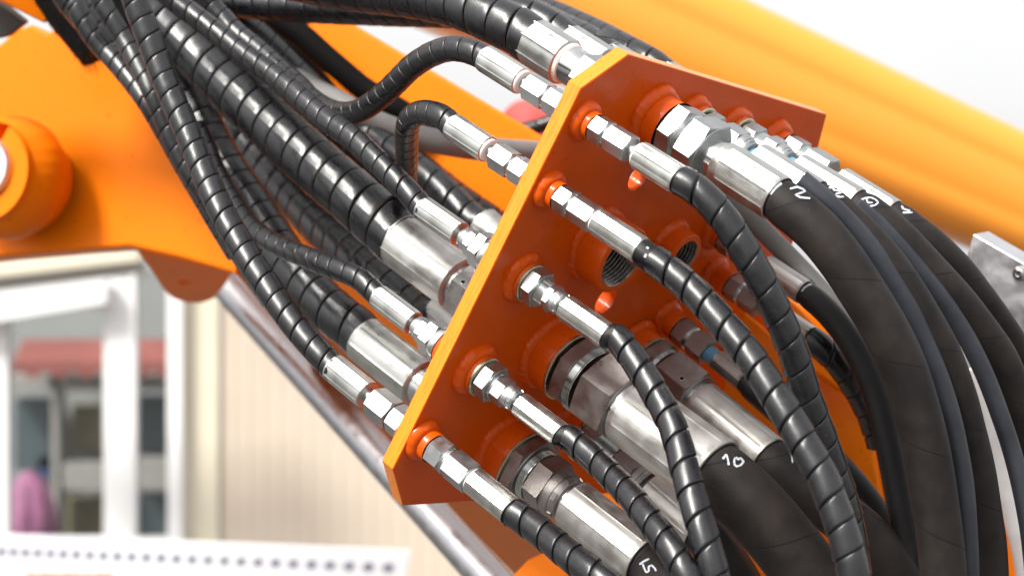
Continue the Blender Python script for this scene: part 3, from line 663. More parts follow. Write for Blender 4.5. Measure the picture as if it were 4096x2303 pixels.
assembly('LD', AX['F4'], -1, (1712, 1690, 1665, 1656, 1514), [(1480, 1152), (1441, 1118), (1395, 1094), (1350, 1077), (1286, 1053), (1215, 1024), (1151, 998), (1088, 969), (1024, 925), (985, 884), (945, 826), (900, 752), (858, 670), (826, 588), (780, 500)],
    2.09, 'black wrapped hose that bends left and slips under the front wrapped hose', 'cone', rf=51, rn=57, rot=math.radians(35), pitch=78, rhose=46, gapstart=-18, group=g5)
assembly('LE', AX['F5'], -1, (1575, 1498, 1471, 1334), [(1298, 1432), (1242, 1373), (1178, 1297), (1110, 1205), (1056, 1125), (1000, 1042), (953, 961), (905, 881), (866, 802), (830, 720), (796, 638), (765, 560), (733, 488), (699, 411), (659, 318), (622, 220), (588, 130), (556, 48), (525, -50)],
    1.98, 'long black wrapped hose in front of all others, reaching the plate\'s low corner', rf=59, rn=69, rot=math.radians(35), pitch=90, rhose=57, gapstart=-26, group=g5)
g6 = 'thick spiral wrapped hoses running back from the plate'
assembly('LB10', AX['big10'], -1, (1960, 1864, 1840, 1592), [(1560, 920), (1490, 860), (1400, 778), (1310, 702), (1220, 622), (1130, 542), (1040, 460), (950, 376), (860, 290), (780, 210), (700, 130), (630, 50), (560, -40)],
    2.16, 'thickest black wrapped hose, running diagonally through the middle of the bundle', rf=115, rn=135, rot=math.radians(0), pitch=110, rhose=113, gapstart=-22, group=g6, nm=M_nutr, fm=M_fer2, rneck=.8)
assembly('LB5', AX['big5'], -1, (1800, 1730, 1683, 1459), [(1425, 1318), (1365, 1275), (1290, 1210), (1205, 1120), (1130, 1020), (1065, 920), (1000, 820), (937, 730), (880, 640), (830, 550), (780, 440), (720, 330), (640, 200)],
    2.22, 'thick black wrapped hose with a round silver ferrule beside the lowest fittings', rf=100, rn=118, rot=math.radians(10), pitch=106, rhose=94, gapstart=-12, group=g6, fm=M_fer, rneck=.8)
assembly('LB1', AX['big1'], -1, (2280, 2200, 2150, 1932), [(1895, 890), (1850, 845), (1792, 790), (1721, 722), (1634, 655), (1538, 588), (1475, 540), (1400, 480), (1300, 400), (1200, 320), (1100, 220), (1000, 120)],
    2.30, 'black wrapped hose half hidden behind the elbow hose, silver ferrule at the plate edge', rf=78, rn=110, rot=math.radians(10), pitch=104, rhose=66, gapstart=-12, group=g6, fm=M_fer2)
assembly('LB6', AX['big6'], -1, (2060, 1980, 1930, 1760), [(1700, 1270), (1560, 1150), (1430, 1030), (1300, 920), (1190, 810), (1090, 700), (1000, 590), (900, 460)],
    2.35, 'dark wrapped hose in the shadow beneath the thickest wrapped hose', rf=92, rn=108, rot=math.radians(10), pitch=108, rhose=90, gapstart=-12, group=g6, fm=M_fer2)
assembly('LT2', AX['t2'], -1, (2440, 2335, 2267, 2125), [(2082, 132), (2000, 92), (1920, 55), (1830, 20), (1740, -2), (1665, -15), (1550, -30), (1430, -42), (1300, -60), (1180, -84), (1000, -130)],
    2.05, 'thick black wrapped hose along the top of the picture ending in a bright ferrule', rf=98, rn=104, rot=math.radians(30), pitch=112, rhose=97, gapstart=-14, group=g6, rneck=.8, ringm=True)
assembly('LT3', AX['t3'], -1, (2520, 2460, 2425, 2264), [(2225, 128), (2160, 88), (2095, 60), (2020, 48), (1900, 50), (1750, 45), (1600, 42), (1400, 36), (1200, 28), (1000, 15), (800, -10)],
    2.22, 'dark wrapped hose running just under the top hose, second of the top row', rf=72, rn=78, rot=math.radians(30), pitch=106, rhose=72, gapstart=-14, group=g6)
assembly('LT8', AX['t8'], -1, (2690, 2640, 2600, 2440), [(2400, 200), (2345, 160), (2270, 124), (2190, 84), (2110, 40), (2030, 0), (1950, -50)],
    2.22, 'black wrapped hose with a loose torn wrap end, third behind the plate\'s top row', rf=66, rn=76, rot=math.radians(30), pitch=108, rhose=64, gapstart=-20, group=g6)
assembly('LT4', AX['t4'], -1, (2900, 2840, 2800, 2650), [(2610, 262), (2545, 226), (2450, 174), (2350, 124), (2250, 78), (2150, 36), (2060, -10), (1980, -50)],
    2.28, 'outermost black wrapped hose of the top row, against the pale orange boom', rf=64, rn=70, rot=math.radians(30), pitch=108, rhose=66, gapstart=-14, group=g6)
# loose lengths whose ends are out of sight
def loose(name, pts, rad, m, label, cat='hydraulic hose', pitch=None, group=None, extra=None):
    P3 = [P(*p) for p in pts]; R, s = spline(P3, 0.005); d = P3[0].y
    root = thing(name, P3[0], label, cat, group); r = rad*d/F
    if pitch:
        link('hose', tube('hose', R, s, r*0.86, M_rub2, 24), root)
        link('spiral_wrap', wrap('spiral_wrap', R, s, r*0.965, pitch*d/F, M_wrap, 1), root)
        ho = root
    else: ho = link('sheath' if 'cable' in name else 'hose', tube('sheath', R, s, r, m, 36), root)
    return root, ho, R, s
g7 = 'wrapped hoses at the upper left of the bundle'
loose('hydraulic_hose', [(380, -60, 2.10), (419, 32, 2.10), (461, 95, 2.1), (498, 159, 2.1), (535, 228, 2.09), (573, 297, 2.08), (610, 371, 2.07), (650, 466, 2.07), (700, 580, 2.07), (760, 690, 2.07), (830, 800, 2.07), (900, 920, 2.08), (980, 1050, 2.1), (1080, 1200, 2.13)], 40, None,
      'slim black wrapped hose just left of the front wrapped hose', pitch=76, group=g7)
loose('hydraulic_hose', [(300, 20, 2.16), (340, 95, 2.16), (382, 159, 2.16), (424, 208, 2.16), (467, 252, 2.15), (509, 302, 2.14), (551, 355, 2.13), (594, 415, 2.12), (636, 484, 2.12), (680, 560, 2.12), (735, 660, 2.12), (800, 770, 2.12), (870, 890, 2.12), (950, 1020, 2.12)], 42, None,
      'black wrapped hose forming the left outline of the bundle against the orange arm', pitch=76, group=g7)
loose('hydraulic_hose', [(240, -60, 2.2), (300, 20, 2.2), (370, 100, 2.2), (450, 190, 2.2), (530, 290, 2.2), (610, 400, 2.2), (700, 540, 2.2)], 62, None,
      'thick dark wrapped hose at the very top left, mostly in the black sleeve', pitch=82, group=g7)
loose('hydraulic_hose', [(620, -80, 2.2), (760, 60, 2.2), (900, 200, 2.2), (1040, 330, 2.22), (1180, 440, 2.25), (1330, 570, 2.28), (1480, 700, 2.3), (1640, 830, 2.3)], 55, None,
      'blurred wrapped hose between the thickest hose and the long straight one', pitch=80, group=g7)
loose('hydraulic_hose', [(1060, 20, 2.34), (1130, 90, 2.34), (1207, 142, 2.34), (1290, 217, 2.34), (1373, 288, 2.34), (1447, 350, 2.34), (1530, 402, 2.34), (1620, 455, 2.34), (1720, 520, 2.36)], 48, M_blk,
      'blurred plain black hose crossing behind the S shaped hose', group=g7)
loose('hydraulic_hose', [(900, 40, 2.26), (1010, 120, 2.26), (1100, 200, 2.26), (1180, 280, 2.26), (1260, 360, 2.26), (1330, 440, 2.28)], 52, None,
      'blurred wrapped hose in the shade beside the plain black one', pitch=78, group=g7)
loose('hydraulic_hose', [(760, -30, 2.4), (900, 60, 2.4), (1040, 150, 2.4), (1160, 240, 2.4), (1270, 350, 2.4), (1340, 450, 2.4)], 62, M_blk,
      'dark plain hose deep behind the bundle near the top', group=g7)
loose('hydraulic_hose', [(1640, 440, 2.5), (1720, 480, 2.5), (1800, 506, 2.5), (1900, 524, 2.5), (2000, 530, 2.5), (2100, 520, 2.5), (2200, 490, 2.5), (2300, 440, 2.5)], 31, None,
      'slim blurred wrapped hose running level behind the plate\'s left edge', pitch=76, group=g7)
loose('hydraulic_hose', [(1560, 560, 2.36), (1640, 640, 2.36), (1730, 710, 2.34), (1830, 790, 2.3), (1960, 880, 2.28), (2080, 960, 2.26)], 60, None,
      'dark wrapped hose under the grey cable', pitch=90, group=g7)
g8 = 'grey cables'
loose('grey_cable', [(900, 40, 2.3), (1000, 150, 2.28), (1100, 245, 2.27), (1199, 325, 2.25), (1265, 366, 2.24), (1340, 402, 2.22), (1420, 448, 2.2), (1500, 488, 2.2), (1580, 520, 2.2), (1680, 550, 2.2), (1790, 575, 2.2), (1900, 592, 2.22), (2000, 602, 2.24), (2120, 610, 2.27), (2260, 615, 2.3)], 47, M_cab,
      'smooth light grey cable sagging behind the left edge of the plate', 'cable', group=g8)
cab_r = loose('grey_cable', [(2720, 700, 1.93), (2800, 738, 1.93), (2890, 789, 1.93), (2973, 848, 1.93), (3052, 922, 1.93), (3125, 995, 1.93), (3190, 1062, 1.93), (3263, 1140, 1.92), (3330, 1225, 1.91), (3400, 1335, 1.90), (3455, 1440, 1.90), (3500, 1560, 1.90), (3540, 1700, 1.90)], 41, M_cab,
      'smooth grey cable printed 2022, arching beside the hose marked 2', 'cable', group=g8)
g9 = 'added blue grey strips for the sheen along the arching hoses'  # extra tubes added as the pale sheen strips of their neighbours
loose('hydraulic_hose', [(3200, 720, 1.70), (3296, 800, 1.697), (3400, 900, 1.698), (3492, 1005, 1.70), (3568, 1118, 1.704), (3632, 1225, 1.708), (3694, 1365, 1.713), (3750, 1500, 1.718), (3797, 1650, 1.72), (3830, 1800, 1.72), (3853, 1937, 1.72), (3870, 2182, 1.72), (3875, 2400, 1.72)], 44, M_sheen,
      'added blue grey strip for the sheen on the hose marked 3, beside the hose marked 2', group=g9)
loose('hydraulic_hose', [(3420, 825, 1.765), (3505, 895, 1.766), (3598, 990, 1.768), (3704, 1115, 1.772), (3784, 1220, 1.778), (3872, 1360, 1.785), (3942, 1505, 1.79), (3997, 1650, 1.795), (4044, 1790, 1.80), (4082, 1937, 1.80), (4117, 2120, 1.80), (4142, 2350, 1.80)], 38, M_sheen,
      'added narrow blue grey strip for the sheen along the hose marked 8', group=g9)
# ================================================================ paint marks on hoses and nuts
def ray_hit(objs, x, y):
    o = Vector((0, 0, CAMZ)); r = Vector(((x-CX)/F, 1, -(y-CY)/F)).normalized(); best = None
    for t, loc in objs:
        h = t.ray_cast(o-loc, r)
        if h[0] is not None and (best is None or h[3] < best[2]): best = (h[0]+loc, h[1], h[3])
    return best
def bvh_of(o):
    me = o.data; return BVHTree.FromPolygons([v.co.copy() for v in me.vertices], [tuple(p.vertices) for p in me.polygons])
def mark(key, strokes, m=None, width=10, name='painted_number', label=None, obj=None):
    ho = obj or ASM[key][1]; root = ho.parent; loc = Vector((0, 0, 0)); tr = [(bvh_of(ho), loc)]
    V = []; Fc = []; rng = random.Random(len(V)+len(strokes)*7)
    for st in strokes:
        wd = 0.8*(st[0] if isinstance(st[0], (int, float)) else width); pts = [p for p in st if isinstance(p, tuple)]
        Q = []
        for a, b in zip(pts, pts[1:]):
            n = max(2, int(math.hypot(b[0]-a[0], b[1]-a[1])/3))
            Q += [(a[0]+(b[0]-a[0])*k/n, a[1]+(b[1]-a[1])*k/n) for k in range(n)]
        Q.append(pts[-1]); prev = None
        for i, q in enumerate(Q):
            a = Q[max(0, i-2)]; b = Q[min(len(Q)-1, i+2)]; dx, dy = b[0]-a[0], b[1]-a[1]; l = math.hypot(dx, dy) or 1
            ww = wd*0.5*(rng.uniform(0.8, 1.12))*(0.75 if i in (0, len(Q)-1) else 1)
            row = []
            for u in (-1, -0.4, 0.4, 1):
                h = ray_hit(tr, q[0]-dy/l*ww*u, q[1]+dx/l*ww*u)
                if h is None: row = None; break
                nn = h[1] if h[1].y < 0 else -h[1]
                row.append(h[0]+nn*0.00035)
            if row is None: prev = None; continue
            i0 = len(V); V += [v-loc for v in row]
            if prev is not None:
                for k in range(3): Fc.append((prev+k, prev+k+1, i0+k+1, i0+k))
            prev = i0
    if not Fc: print('mark missed', key); return
    me = mesh_of(name, V, Fc, m or M_wht, True, None)
    o = bpy.data.objects.new(name, me); COL.objects.link(o); o.parent = ho; 
    if label: o['label'] = label
Z = lambda ox, oy, k, pts: [(ox+x/k, oy+y/k) for x, y in pts]
k1 = 2.4136
mark('T2', [[14]+Z(2600, 350, k1, [(1160, 1030), (1210, 970), (1270, 925)]), [10]+Z(2600, 350, k1, [(1350, 980), (1420, 962), (1480, 985), (1495, 1005), (1405, 1038), (1450, 1062), (1545, 1072)])])
mark('T3', [[10]+Z(2600, 350, k1, [(1725, 965), (1768, 975), (1775, 992), (1835, 1002), (1850, 1015), (1790, 1030)]), [10]+Z(2600, 350, k1, [(1780, 1048), (1840, 1058), (1872, 1055)])])
mark('T8', [[9]+Z(3296, 600, k1, [(410, 462), (350, 485), (350, 500), (385, 528), (440, 545), (490, 535), (525, 508)]), [8]+Z(3296, 600, k1, [(410, 462), (415, 490), (425, 510), (470, 510)]), [8]+Z(3296, 600, k1, [(410, 462), (460, 462), (495, 480), (525, 508)])])
mark('T4', [[9]+Z(3296, 600, k1, [(748, 540), (765, 570), (830, 590)]), [9]+Z(3296, 600, k1, [(760, 606), (800, 605), (852, 604)])])
mark('H10', [[12]+Z(2300, 1700, k1, [(1425, 325), (1462, 282)]), [11]+Z(2300, 1700, k1, [(1462, 282), (1475, 330), (1484, 385)]), [11]+Z(2300, 1700, k1, [(1545, 312), (1535, 345), (1540, 382), (1560, 398), (1600, 385), (1626, 352), (1600, 318), (1575, 330), (1550, 308)])])
mark('H1', [[8]+Z(2600, 1150, 1.256, [(703, 820), (712, 850), (716, 880)])])
mark('H5', [[11]+Z(2300, 1700, k1, [(625, 1342), (670, 1310), (718, 1288)]), [10]+Z(2300, 1700, k1, [(655, 1335), (668, 1375), (690, 1418), (716, 1404), (712, 1365), (742, 1350), (772, 1380), (785, 1408)])])
mark('R7', [[9]+Z(2600, 900, k1, [(1465, 640), (1490, 605), (1530, 580), (1578, 568)])], name='paint_dab')
mark('R2', [[13]+Z(2000, 800, k1, [(1398, 555), (1412, 520)]), [14]+Z(2000, 800, k1, [(1418, 470), (1430, 455)])], name='paint_dab')
# printed text on the grey cable
def print_text(txt, x, y, size_px, ang_deg, depth, parent_obj):
    cu = bpy.data.curves.new('printed_text', 'FONT'); cu.body = txt; cu.size = size_px*depth/F; cu.align_x = 'CENTER'
    o = bpy.data.objects.new('tmp', cu); COL.objects.link(o); bpy.context.view_layer.update()
    me = bpy.data.meshes.new_from_object(o.evaluated_get(bpy.context.evaluated_depsgraph_get())); bpy.data.objects.remove(o)
    loc = Vector((0, 0, 0)); tr = [(bvh_of(parent_obj), loc)]; a = math.radians(ang_deg)
    ok = True
    for v in me.vertices:
        u, w_ = v.co.x*F/depth, v.co.y*F/depth
        X = x+u*math.cos(a)+w_*math.sin(a); Y = y+u*math.sin(a)-w_*math.cos(a)
        h = ray_hit(tr, X, Y)
        if h is None: ok = False; break
        nn = h[1] if h[1].y < 0 else -h[1]; v.co = h[0]+nn*0.0004-loc
    if not ok: print('text missed', txt); return
    me.materials.append(M_rub2); t = bpy.data.objects.new('printed_text', me); COL.objects.link(t); t.parent = parent_obj
print_text('2022', 3246, 1132, 17, 48, 1.93, cab_r[1])
print_text('- 1 LAPP', 3345, 1232, 16, 55, 1.91, cab_r[1])
# drilled holes in two nuts
def nut_hole(key, x, y, r_px):
    root = ASM[key][0]; nut = [c for c in root.children if c.name.startswith('swivel_nut')][0]
    me = nut.data; Mw = Matrix.Translation(Vector(root.location)) @ nut.matrix_basis
    t = BVHTree.FromPolygons([Mw @ v.co for v in me.vertices], [tuple(p.vertices) for p in me.polygons])
    o = Vector((0, 0, CAMZ)); r = Vector(((x-CX)/F, 1, -(y-CY)/F)).normalized(); h = t.ray_cast(o, r)
    if h[0] is None: print('hole missed', key); return
    n = h[1] if h[1].dot(r) < 0 else -h[1]; rr = r_px*h[0].y/F; M = frame(n, h[0]+n*0.0003)
    V = []; Fc = []
    prof = [(rr*1.25, -0.0002), (rr*1.12, 0.0), (rr, -0.0001), (rr*0.9, -0.0003), (0.00001, -0.0002)]
    me2 = rings_mesh('drilled_hole', [(z, q) for q, z in prof], [M_thr], 24, ang=None); me2.materials.append(M_blk)
    me2.polygons.foreach_set('material_index', [0]*48+[1]*48)
    link_sub('drilled_hole', me2, nut, M)
nut_hole('H1', 2726, 1513, 9); nut_hole('LB10', 1852, 1127, 9)
# loose torn ends of spiral wrap
def flap(key, pts, label=None):
    root = ASM[key][0]; V = []; loc = Vector((0, 0, 0))
    A, B = pts; n = len(A)
    for a in A+B: V.append(P(*a)-loc)
    k = Vector((0, 0.0022, -0.0006)); m_ = len(V); V += [v+k for v in V[:m_]]
    Fc = [(i, i+1, n+i+1, n+i) for i in range(n-1)]+[(m_+n+i, m_+n+i+1, m_+i+1, m_+i) for i in range(n-1)]
    Fc += [(i, m_+i, m_+i+1, i+1) for i in range(n-1)]+[(n+i+1, m_+n+i+1, m_+n+i, n+i) for i in range(n-1)]+[(n-1, m_+n-1, m_+2*n-1, 2*n-1), (0, n, m_+n, m_)]
    o = link('wrap_end', mesh_of('wrap_end', V, Fc, M_wrap, True, 40, [(0, 0)]*len(V)), root)
flap('LT8', ([(2382, 130, 1.955), (2420, 112, 1.945), (2470, 128, 1.935), (2513, 158, 1.93)], [(2386, 142, 1.93), (2425, 148, 1.925), (2470, 155, 1.925), (2512, 170, 1.925)]))
flap('R2', ([(2505, 1040, 1.625), (2530, 1047, 1.62), (2568, 1051, 1.61)], [(2520, 1052, 1.63), (2545, 1064, 1.625), (2582, 1088, 1.605)]))
flap('R4', ([(2190, 1776, 1.695), (2208, 1778, 1.69), (2225, 1785, 1.685)], [(2205, 1792, 1.70), (2225, 1805, 1.695), (2245, 1818, 1.68)]))
flap('LD', ([(1512, 1128, 1.86), (1560, 1135, 1.85), (1602, 1162, 1.845)], [(1522, 1140, 1.85), (1565, 1155, 1.845), (1598, 1175, 1.843)]))
# ================================================================ the machine behind
def slab(name, pts, p0, n, th, m, parent=None, bevel=0.004, holes=()):
    """polygon seen at photo pixels, lying in a plane, given real thickness away from the viewer"""
    n = Vector(n).normalized(); o = Vector((0, 0, CAMZ))
    if n.y > 0: n = -n
    F3 = [on_plane(x, y, p0, n) for x, y in pts]
    u = (F3[1]-F3[0]).normalized(); v = n.cross(u)
    xy = [((p-F3[0]).dot(u), (p-F3[0]).dot(v)) for p in F3]
    hl = []
    for hx, hy, hr in holes:
        c = on_plane(hx, hy, p0, n); r = hr*c.y/F; cx, cy = (c-F3[0]).dot(u), (c-F3[0]).dot(v)
        hl.append([(cx+r*math.cos(2*math.pi*k/28), cy+r*math.sin(2*math.pi*k/28)) for k in range(28)])
    loops = [xy]+hl; allp = [p for l in loops for p in l]; k = len(allp)
    V = [F3[0]+u*x+v*y for x, y in allp]+[F3[0]+u*x+v*y-n*th for x, y in allp]; Fc = []
    for t in tessellate_polygon([[Vector((x, y, 0)) for x, y in l] for l in loops]):
        Fc.append(tuple(t)); Fc.append(tuple(k+j for j in reversed(t)))
    i0 = 0
    for l in loops:
        m_ = len(l)
        for j in range(m_): a, b = i0+j, i0+(j+1) % m_; Fc.append((a, b, k+b, k+a))
        i0 += m_
    me = mesh_of(name, V, Fc, m, True, 30)
    bm = bmesh.new(); bm.from_mesh(me); bmesh.ops.recalc_face_normals(bm, faces=bm.faces)
    bmesh.ops.dissolve_limit(bm, angle_limit=0.01, verts=bm.verts, edges=bm.edges)
    bm.to_mesh(me); bm.free()
    ob = link(name, me, parent)
    if parent is None: pass
    if bevel:
        b = ob.modifiers.new('bevel', 'BEVEL'); b.width = bevel; b.segments = 3; b.limit_method = 'ANGLE'; b.angle_limit = math.radians(35)
    return ob
arm = thing('orange_machine', P(400, 700, 2.62), 'big bright orange steel arm filling the left side behind the hoses', 'machine')
body_pts = [(-300, 300), (0, 175), (60, 120), (125, 96), (190, 130), (330, 60), (500, -200), (900, -200), (1300, 30), (1430, 108), (2115, 512), (3150, 1185), (3945, 1705), (4500, 2060), (4500, 2900), (2900, 2900), (2300, 2520),
            (2500, 2150), (1800, 1690), (1300, 1330), (1000, 1130), (925, 1090), (715, 1030), (516, 985), (300, 1000), (0, 1026), (-300, 1060)]
slab('side_plate', body_pts, P(400, 700, 2.50), (-0.30, -1, 0.10), 0.05, M_or_body, arm, 0.005)
# pin boss with its slot, pin and weld
def pin_boss():
    n = Vector((-0.36, -1, 0.10)).normalized(); c = P(-40, 690, 2.43); xx = Vector((1, 0, 0)); xx = (xx-n*xx.dot(n)).normalized(); yy = n.cross(xx)
    M = Matrix((xx, yy, n)).transposed().to_4x4(); M.translation = c
    R = 205*2.43/F; n_ = 72; g0, g1 = math.radians(58), math.radians(78)
    prof = [(-0.09, R), (0.008, R), (0.012, R*0.985), (0.012, R*0.60), (-0.01, R*0.58), (-0.09, R*0.58)]
    V = []; Fc = []
    for z, q in prof:
        for k in range(n_+1):
            a = g1+(2*math.pi-(g1-g0))*k/n_; V.append((q*math.cos(a), q*math.sin(a), z))
    w = n_+1
    for i in range(len(prof)-1):
        for k in range(n_): Fc.append((i*w+k, i*w+k+1, (i+1)*w+k+1, (i+1)*w+k))
    Fc += [tuple(i*w for i in range(len(prof))), tuple(i*w+n_ for i in reversed(range(len(prof))))]
    b = link('pin_boss', mesh_of('pin_boss', V, Fc, M_or_body, True, 30), arm, M)
    wr = []
    for i in range(9):
        u = i/8; base = R*(1.0+0.22*(1-u)); z = -0.055+0.055*u
        wr.append((z, (lambda bb, u=u: (lambda a: bb*(1+0.004*math.sin(math.pi*u)*math.sin(22*a+2*math.sin(3*a)))))(base+R*0.10*math.sin(math.pi*u))))
    link_sub('weld_bead', rings_mesh('weld_bead', wr, M_or_body, 160, ang=None), b, M)
    p = thing('pin', P(-60, 660, 2.40), 'round silver pin in the orange boss at the far left edge', 'pin')
    M2 = M.copy(); M2.translation = P(-50, 672, 2.42); r2 = R*0.64
    link('pin_head', rings_mesh('pin_head', [(-0.10, r2*.93), (0.006, r2*.93), (0.012, r2*.86), (0.012, r2*.2), (0.012, 0.0005)], M_alu, 64), p, M2)
pin_boss()
slab('upper_lug', [(-200, -200), (60, -200), (190, -20), (205, 60), (180, 100), (60, 40), (-200, -90)], P(60, 0, 2.30), (-0.2, -1, -0.5), 0.03, M_or_body, arm, 0.004)
slab('dark_cover', [(-200, -40), (0, 18), (95, 95), (30, 150), (-200, 190)], P(0, 80, 2.36), (-0.2, -1, -0.3), 0.02, plain('dark_grey_steel', (0.05, 0.045, 0.04), 0.5), arm, 0.003)
slab('lug', [(545, 1000), (930, 1085), (900, 1140), (850, 1195), (800, 1212), (745, 1210), (690, 1190), (650, 1150), (600, 1070)], P(760, 1010, 2.56), (0.3, -1, -3.5), 0.03, M_or_body, arm, 0.004, holes=[(735, 1130, 26)])
# lower underside of the arm, leaning back in its own shade
slab('underside_plate', [(940, 1095), (1180, 1385), (1500, 1745), (1840, 2095), (2080, 2335), (2360, 2620), (2900, 2600), (2500, 2120), (2100, 1850), (1700, 1560), (1300, 1260)], P(1300, 1300, 2.52), (0.2, -1, -3.0), 0.02, M_or_body, arm, 0.003)
slab('lower_bracket', [(2020, 2330), (2110, 2235), (2230, 2180), (2340, 2250), (2500, 2400), (2100, 2420)], P(2150, 2280, 2.1), (-0.2, -1, 0.5), 0.03, M_or_body, arm, 0.004)
# welded bracket behind the far hoses
br = thing('bracket', P(3200, 1500, 2.12), 'orange welded box bracket behind the hoses at the lower right', 'bracket')
def bracket():
    p0 = P(3250, 1600, 2.07); n = (-0.35, -1, 0.10)
    slab('front_panel', [(2900, 1180), (3052, 1310), (3250, 1480), (3440, 1592), (3470, 1660), (3530, 2010), (3560, 2160), (3300, 2300), (2950, 2300), (2880, 1700)], p0, n, 0.012, M_or_body, br, 0.004)
    slab('top_panel', [(3056, 1306), (3148, 1186), (3200, 1230), (3330, 1370), (3420, 1480), (3500, 1575), (3440, 1605), (3250, 1482)], P(3250, 1420, 2.062), (-0.45, -1, 0.9), 0.010, M_or_body, br, 0.003)
bracket()
# black bristle sleeve round the bundle
sl = thing('hose_sleeve', P(330, 80, 2.26), 'black ragged rubber sleeve gathering the hoses at top left', 'sleeve')
def sleeve():
    R, s = spline([P(150, -220, 2.32), P(260, -80, 2.32), P(355, 40, 2.32), P(455, 160, 2.32)], 0.01)
    rng = random.Random(4)
    link('sleeve_body', tube('sleeve_body', R, s, 160*2.32/F, M_blk, 40), sl)
    V = []; Fc = []; T, U, W = frames(R)
    loc = Vector((0, 0, 0))
    for i in range(340):
        j = rng.randrange(int(len(R)*0.25), len(R)); a = rng.uniform(0, 2*math.pi); r = 154*2.32/F
        d = U[j]*math.cos(a)+W[j]*math.sin(a); b = R[j]+d*r; q = Vector(b)+Vector(d)*rng.uniform(.002, .009)+Vector(T[j])*rng.uniform(.008, .022)
        sd_ = Vector(T[j]).cross(Vector(d))*0.0009; i0 = len(V)
        V += [Vector(b)-sd_-loc, Vector(b)+sd_-loc, q-loc, Vector(b)+Vector(d)*0.001-loc]; Fc += [(i0, i0+1, i0+2), (i0, i0+3, i0+2), (i0+1, i0+2, i0+3)]
    o = link('bristles', mesh_of('bristles', V, Fc, M_blk, False), sl); o['kind'] = 'stuff'
sleeve()
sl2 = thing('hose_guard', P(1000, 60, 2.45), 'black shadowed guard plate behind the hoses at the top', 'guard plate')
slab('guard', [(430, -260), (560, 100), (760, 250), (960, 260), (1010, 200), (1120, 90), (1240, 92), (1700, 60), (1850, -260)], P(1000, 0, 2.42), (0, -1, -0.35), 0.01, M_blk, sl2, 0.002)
# chrome cylinder rod
def rod():
    A = P(560, 760, 3.1); B = P(2250, 2640, 2.28)
    t = thing('cylinder_rod', A, 'shiny chrome cylinder rod slanting down beneath the plate', 'cylinder rod')
    d = (B-A); L_ = d.length; M = frame(d, A); r = 0.0245
    link('rod', rings_mesh('rod', [(0, 0.001), (0, r), (L_, r), (L_, 0.001)], M_chr, 96), t, M)
    r2 = 0.031
rod()
# boom: long box section with rounded corners, welded from four sides
BOOM_ROT = 0
def boom():
    A = P(1100, -520, 2.75); B = P(4700, 1085, 4.28)
    # keep the outline between the two edges seen in the photograph
    A = P(1700, -232, 3.30); B = P(3870, 714, 3.50); d = (B-A); u = d.normalized()
    A2 = A-u*1.6; B2 = B+u*1.6; M = frame(u, A2); L_ = (B2-A2).length
    half = 0.5*1/F; za = 1.6; zb = L_-1.6; ha = 650*3.30/F/2; hb = 505*3.50/F/2; n = 120; S = []
    for k in range(n):
        a = 2*math.pi*k/n; e = 0.62                       # rounded box section; two shallow dips shaped to band the light
        x = abs(math.cos(a))**e*(1 if math.cos(a) >= 0 else -1); y = abs(math.sin(a))**e*(1 if math.sin(a) >= 0 else -1)
        f = 1-0.030*math.exp(-((y-0.38)/0.13)**2)-0.030*math.exp(-((y+0.30)/0.15)**2)
        S.append((x*f, y))
    rt = math.radians(BOOM_ROT); V = []; Fc = []
    S = [(x*math.cos(rt)-y*math.sin(rt), x*math.sin(rt)+y*math.cos(rt)) for x, y in S]
    for z in (0, L_):
        q = ha+(hb-ha)*(z-za)/(zb-za)
        for x, y in S: V.append((x*q, y*q, z))
    for k in range(n): Fc.append((k, (k+1) % n, n+(k+1) % n, n+k))
    Fc += [tuple(reversed(range(n))), tuple(range(n, 2*n))]
    t = thing('boom', A, 'long pale orange boom slanting across the upper right, far out of focus', 'boom')
    o = link('boom_tube', mesh_of('boom_tube', V, Fc, M_or_far, True, 40), t, M)
    return M
Mb = boom()
# red round cap seen in the gap under the boom
rc_ = thing('round_cap', P(2110, 480, 3.2), 'blurred red round cap in the gap left of the plate', 'cap')
M_red = paint('red_paint', (0.40, 0.03, 0.02), 0.4, 0.3, 0.0, 0)
link('cap', rings_mesh('cap', [(-0.05, 0.001), (-0.05, 0.05), (0.03, 0.052), (0.045, 0.045), (0.048, 0.001)], M_red, 48), rc_, frame(Vector((-0.3, -1, 0.2)), P(2125, 530, 3.2)))
# machined block at the right edge
def block():
    t = thing('metal_block', P(3990, 1050, 1.98), 'milled silver metal block with a round screw at the right edge', 'metal block')
    p0 = P(3990, 1060, 1.97); n = (-0.60, -1, -0.09)
    f = slab('block_body', [(3893, 934), (4250, 1140), (4250, 1400), (4040, 1330), (3850, 1180), (3868, 1020)], p0, n, 0.055, M_alu, t, 0.0016)
    nn = Vector(n).normalized(); c = on_plane(4079, 1093, p0, nn); M = frame(nn, c)
    s = link('screw', rings_mesh('screw', [(-0.004, 0.0075), (0.003, 0.0075), (0.0055, 0.0060), (0.0062, 0.0035), (0.003, 0.0030), (0.003, 0.0002)], M_thr, 40), t, M)
block()
# white hose at the lower right corner
loose('white_hose', [(3870, 1480, 2.04), (3940, 1680, 2.04), (4000, 1870, 2.04), (4058, 2060, 2.04), (4100, 2230, 2.04), (4130, 2450, 2.04)], 48, plain('white_hose_skin', (0.72, 0.70, 0.70), 0.35, 0, 0.1, 40),
      'smooth white hose in the lower right corner', 'hose')
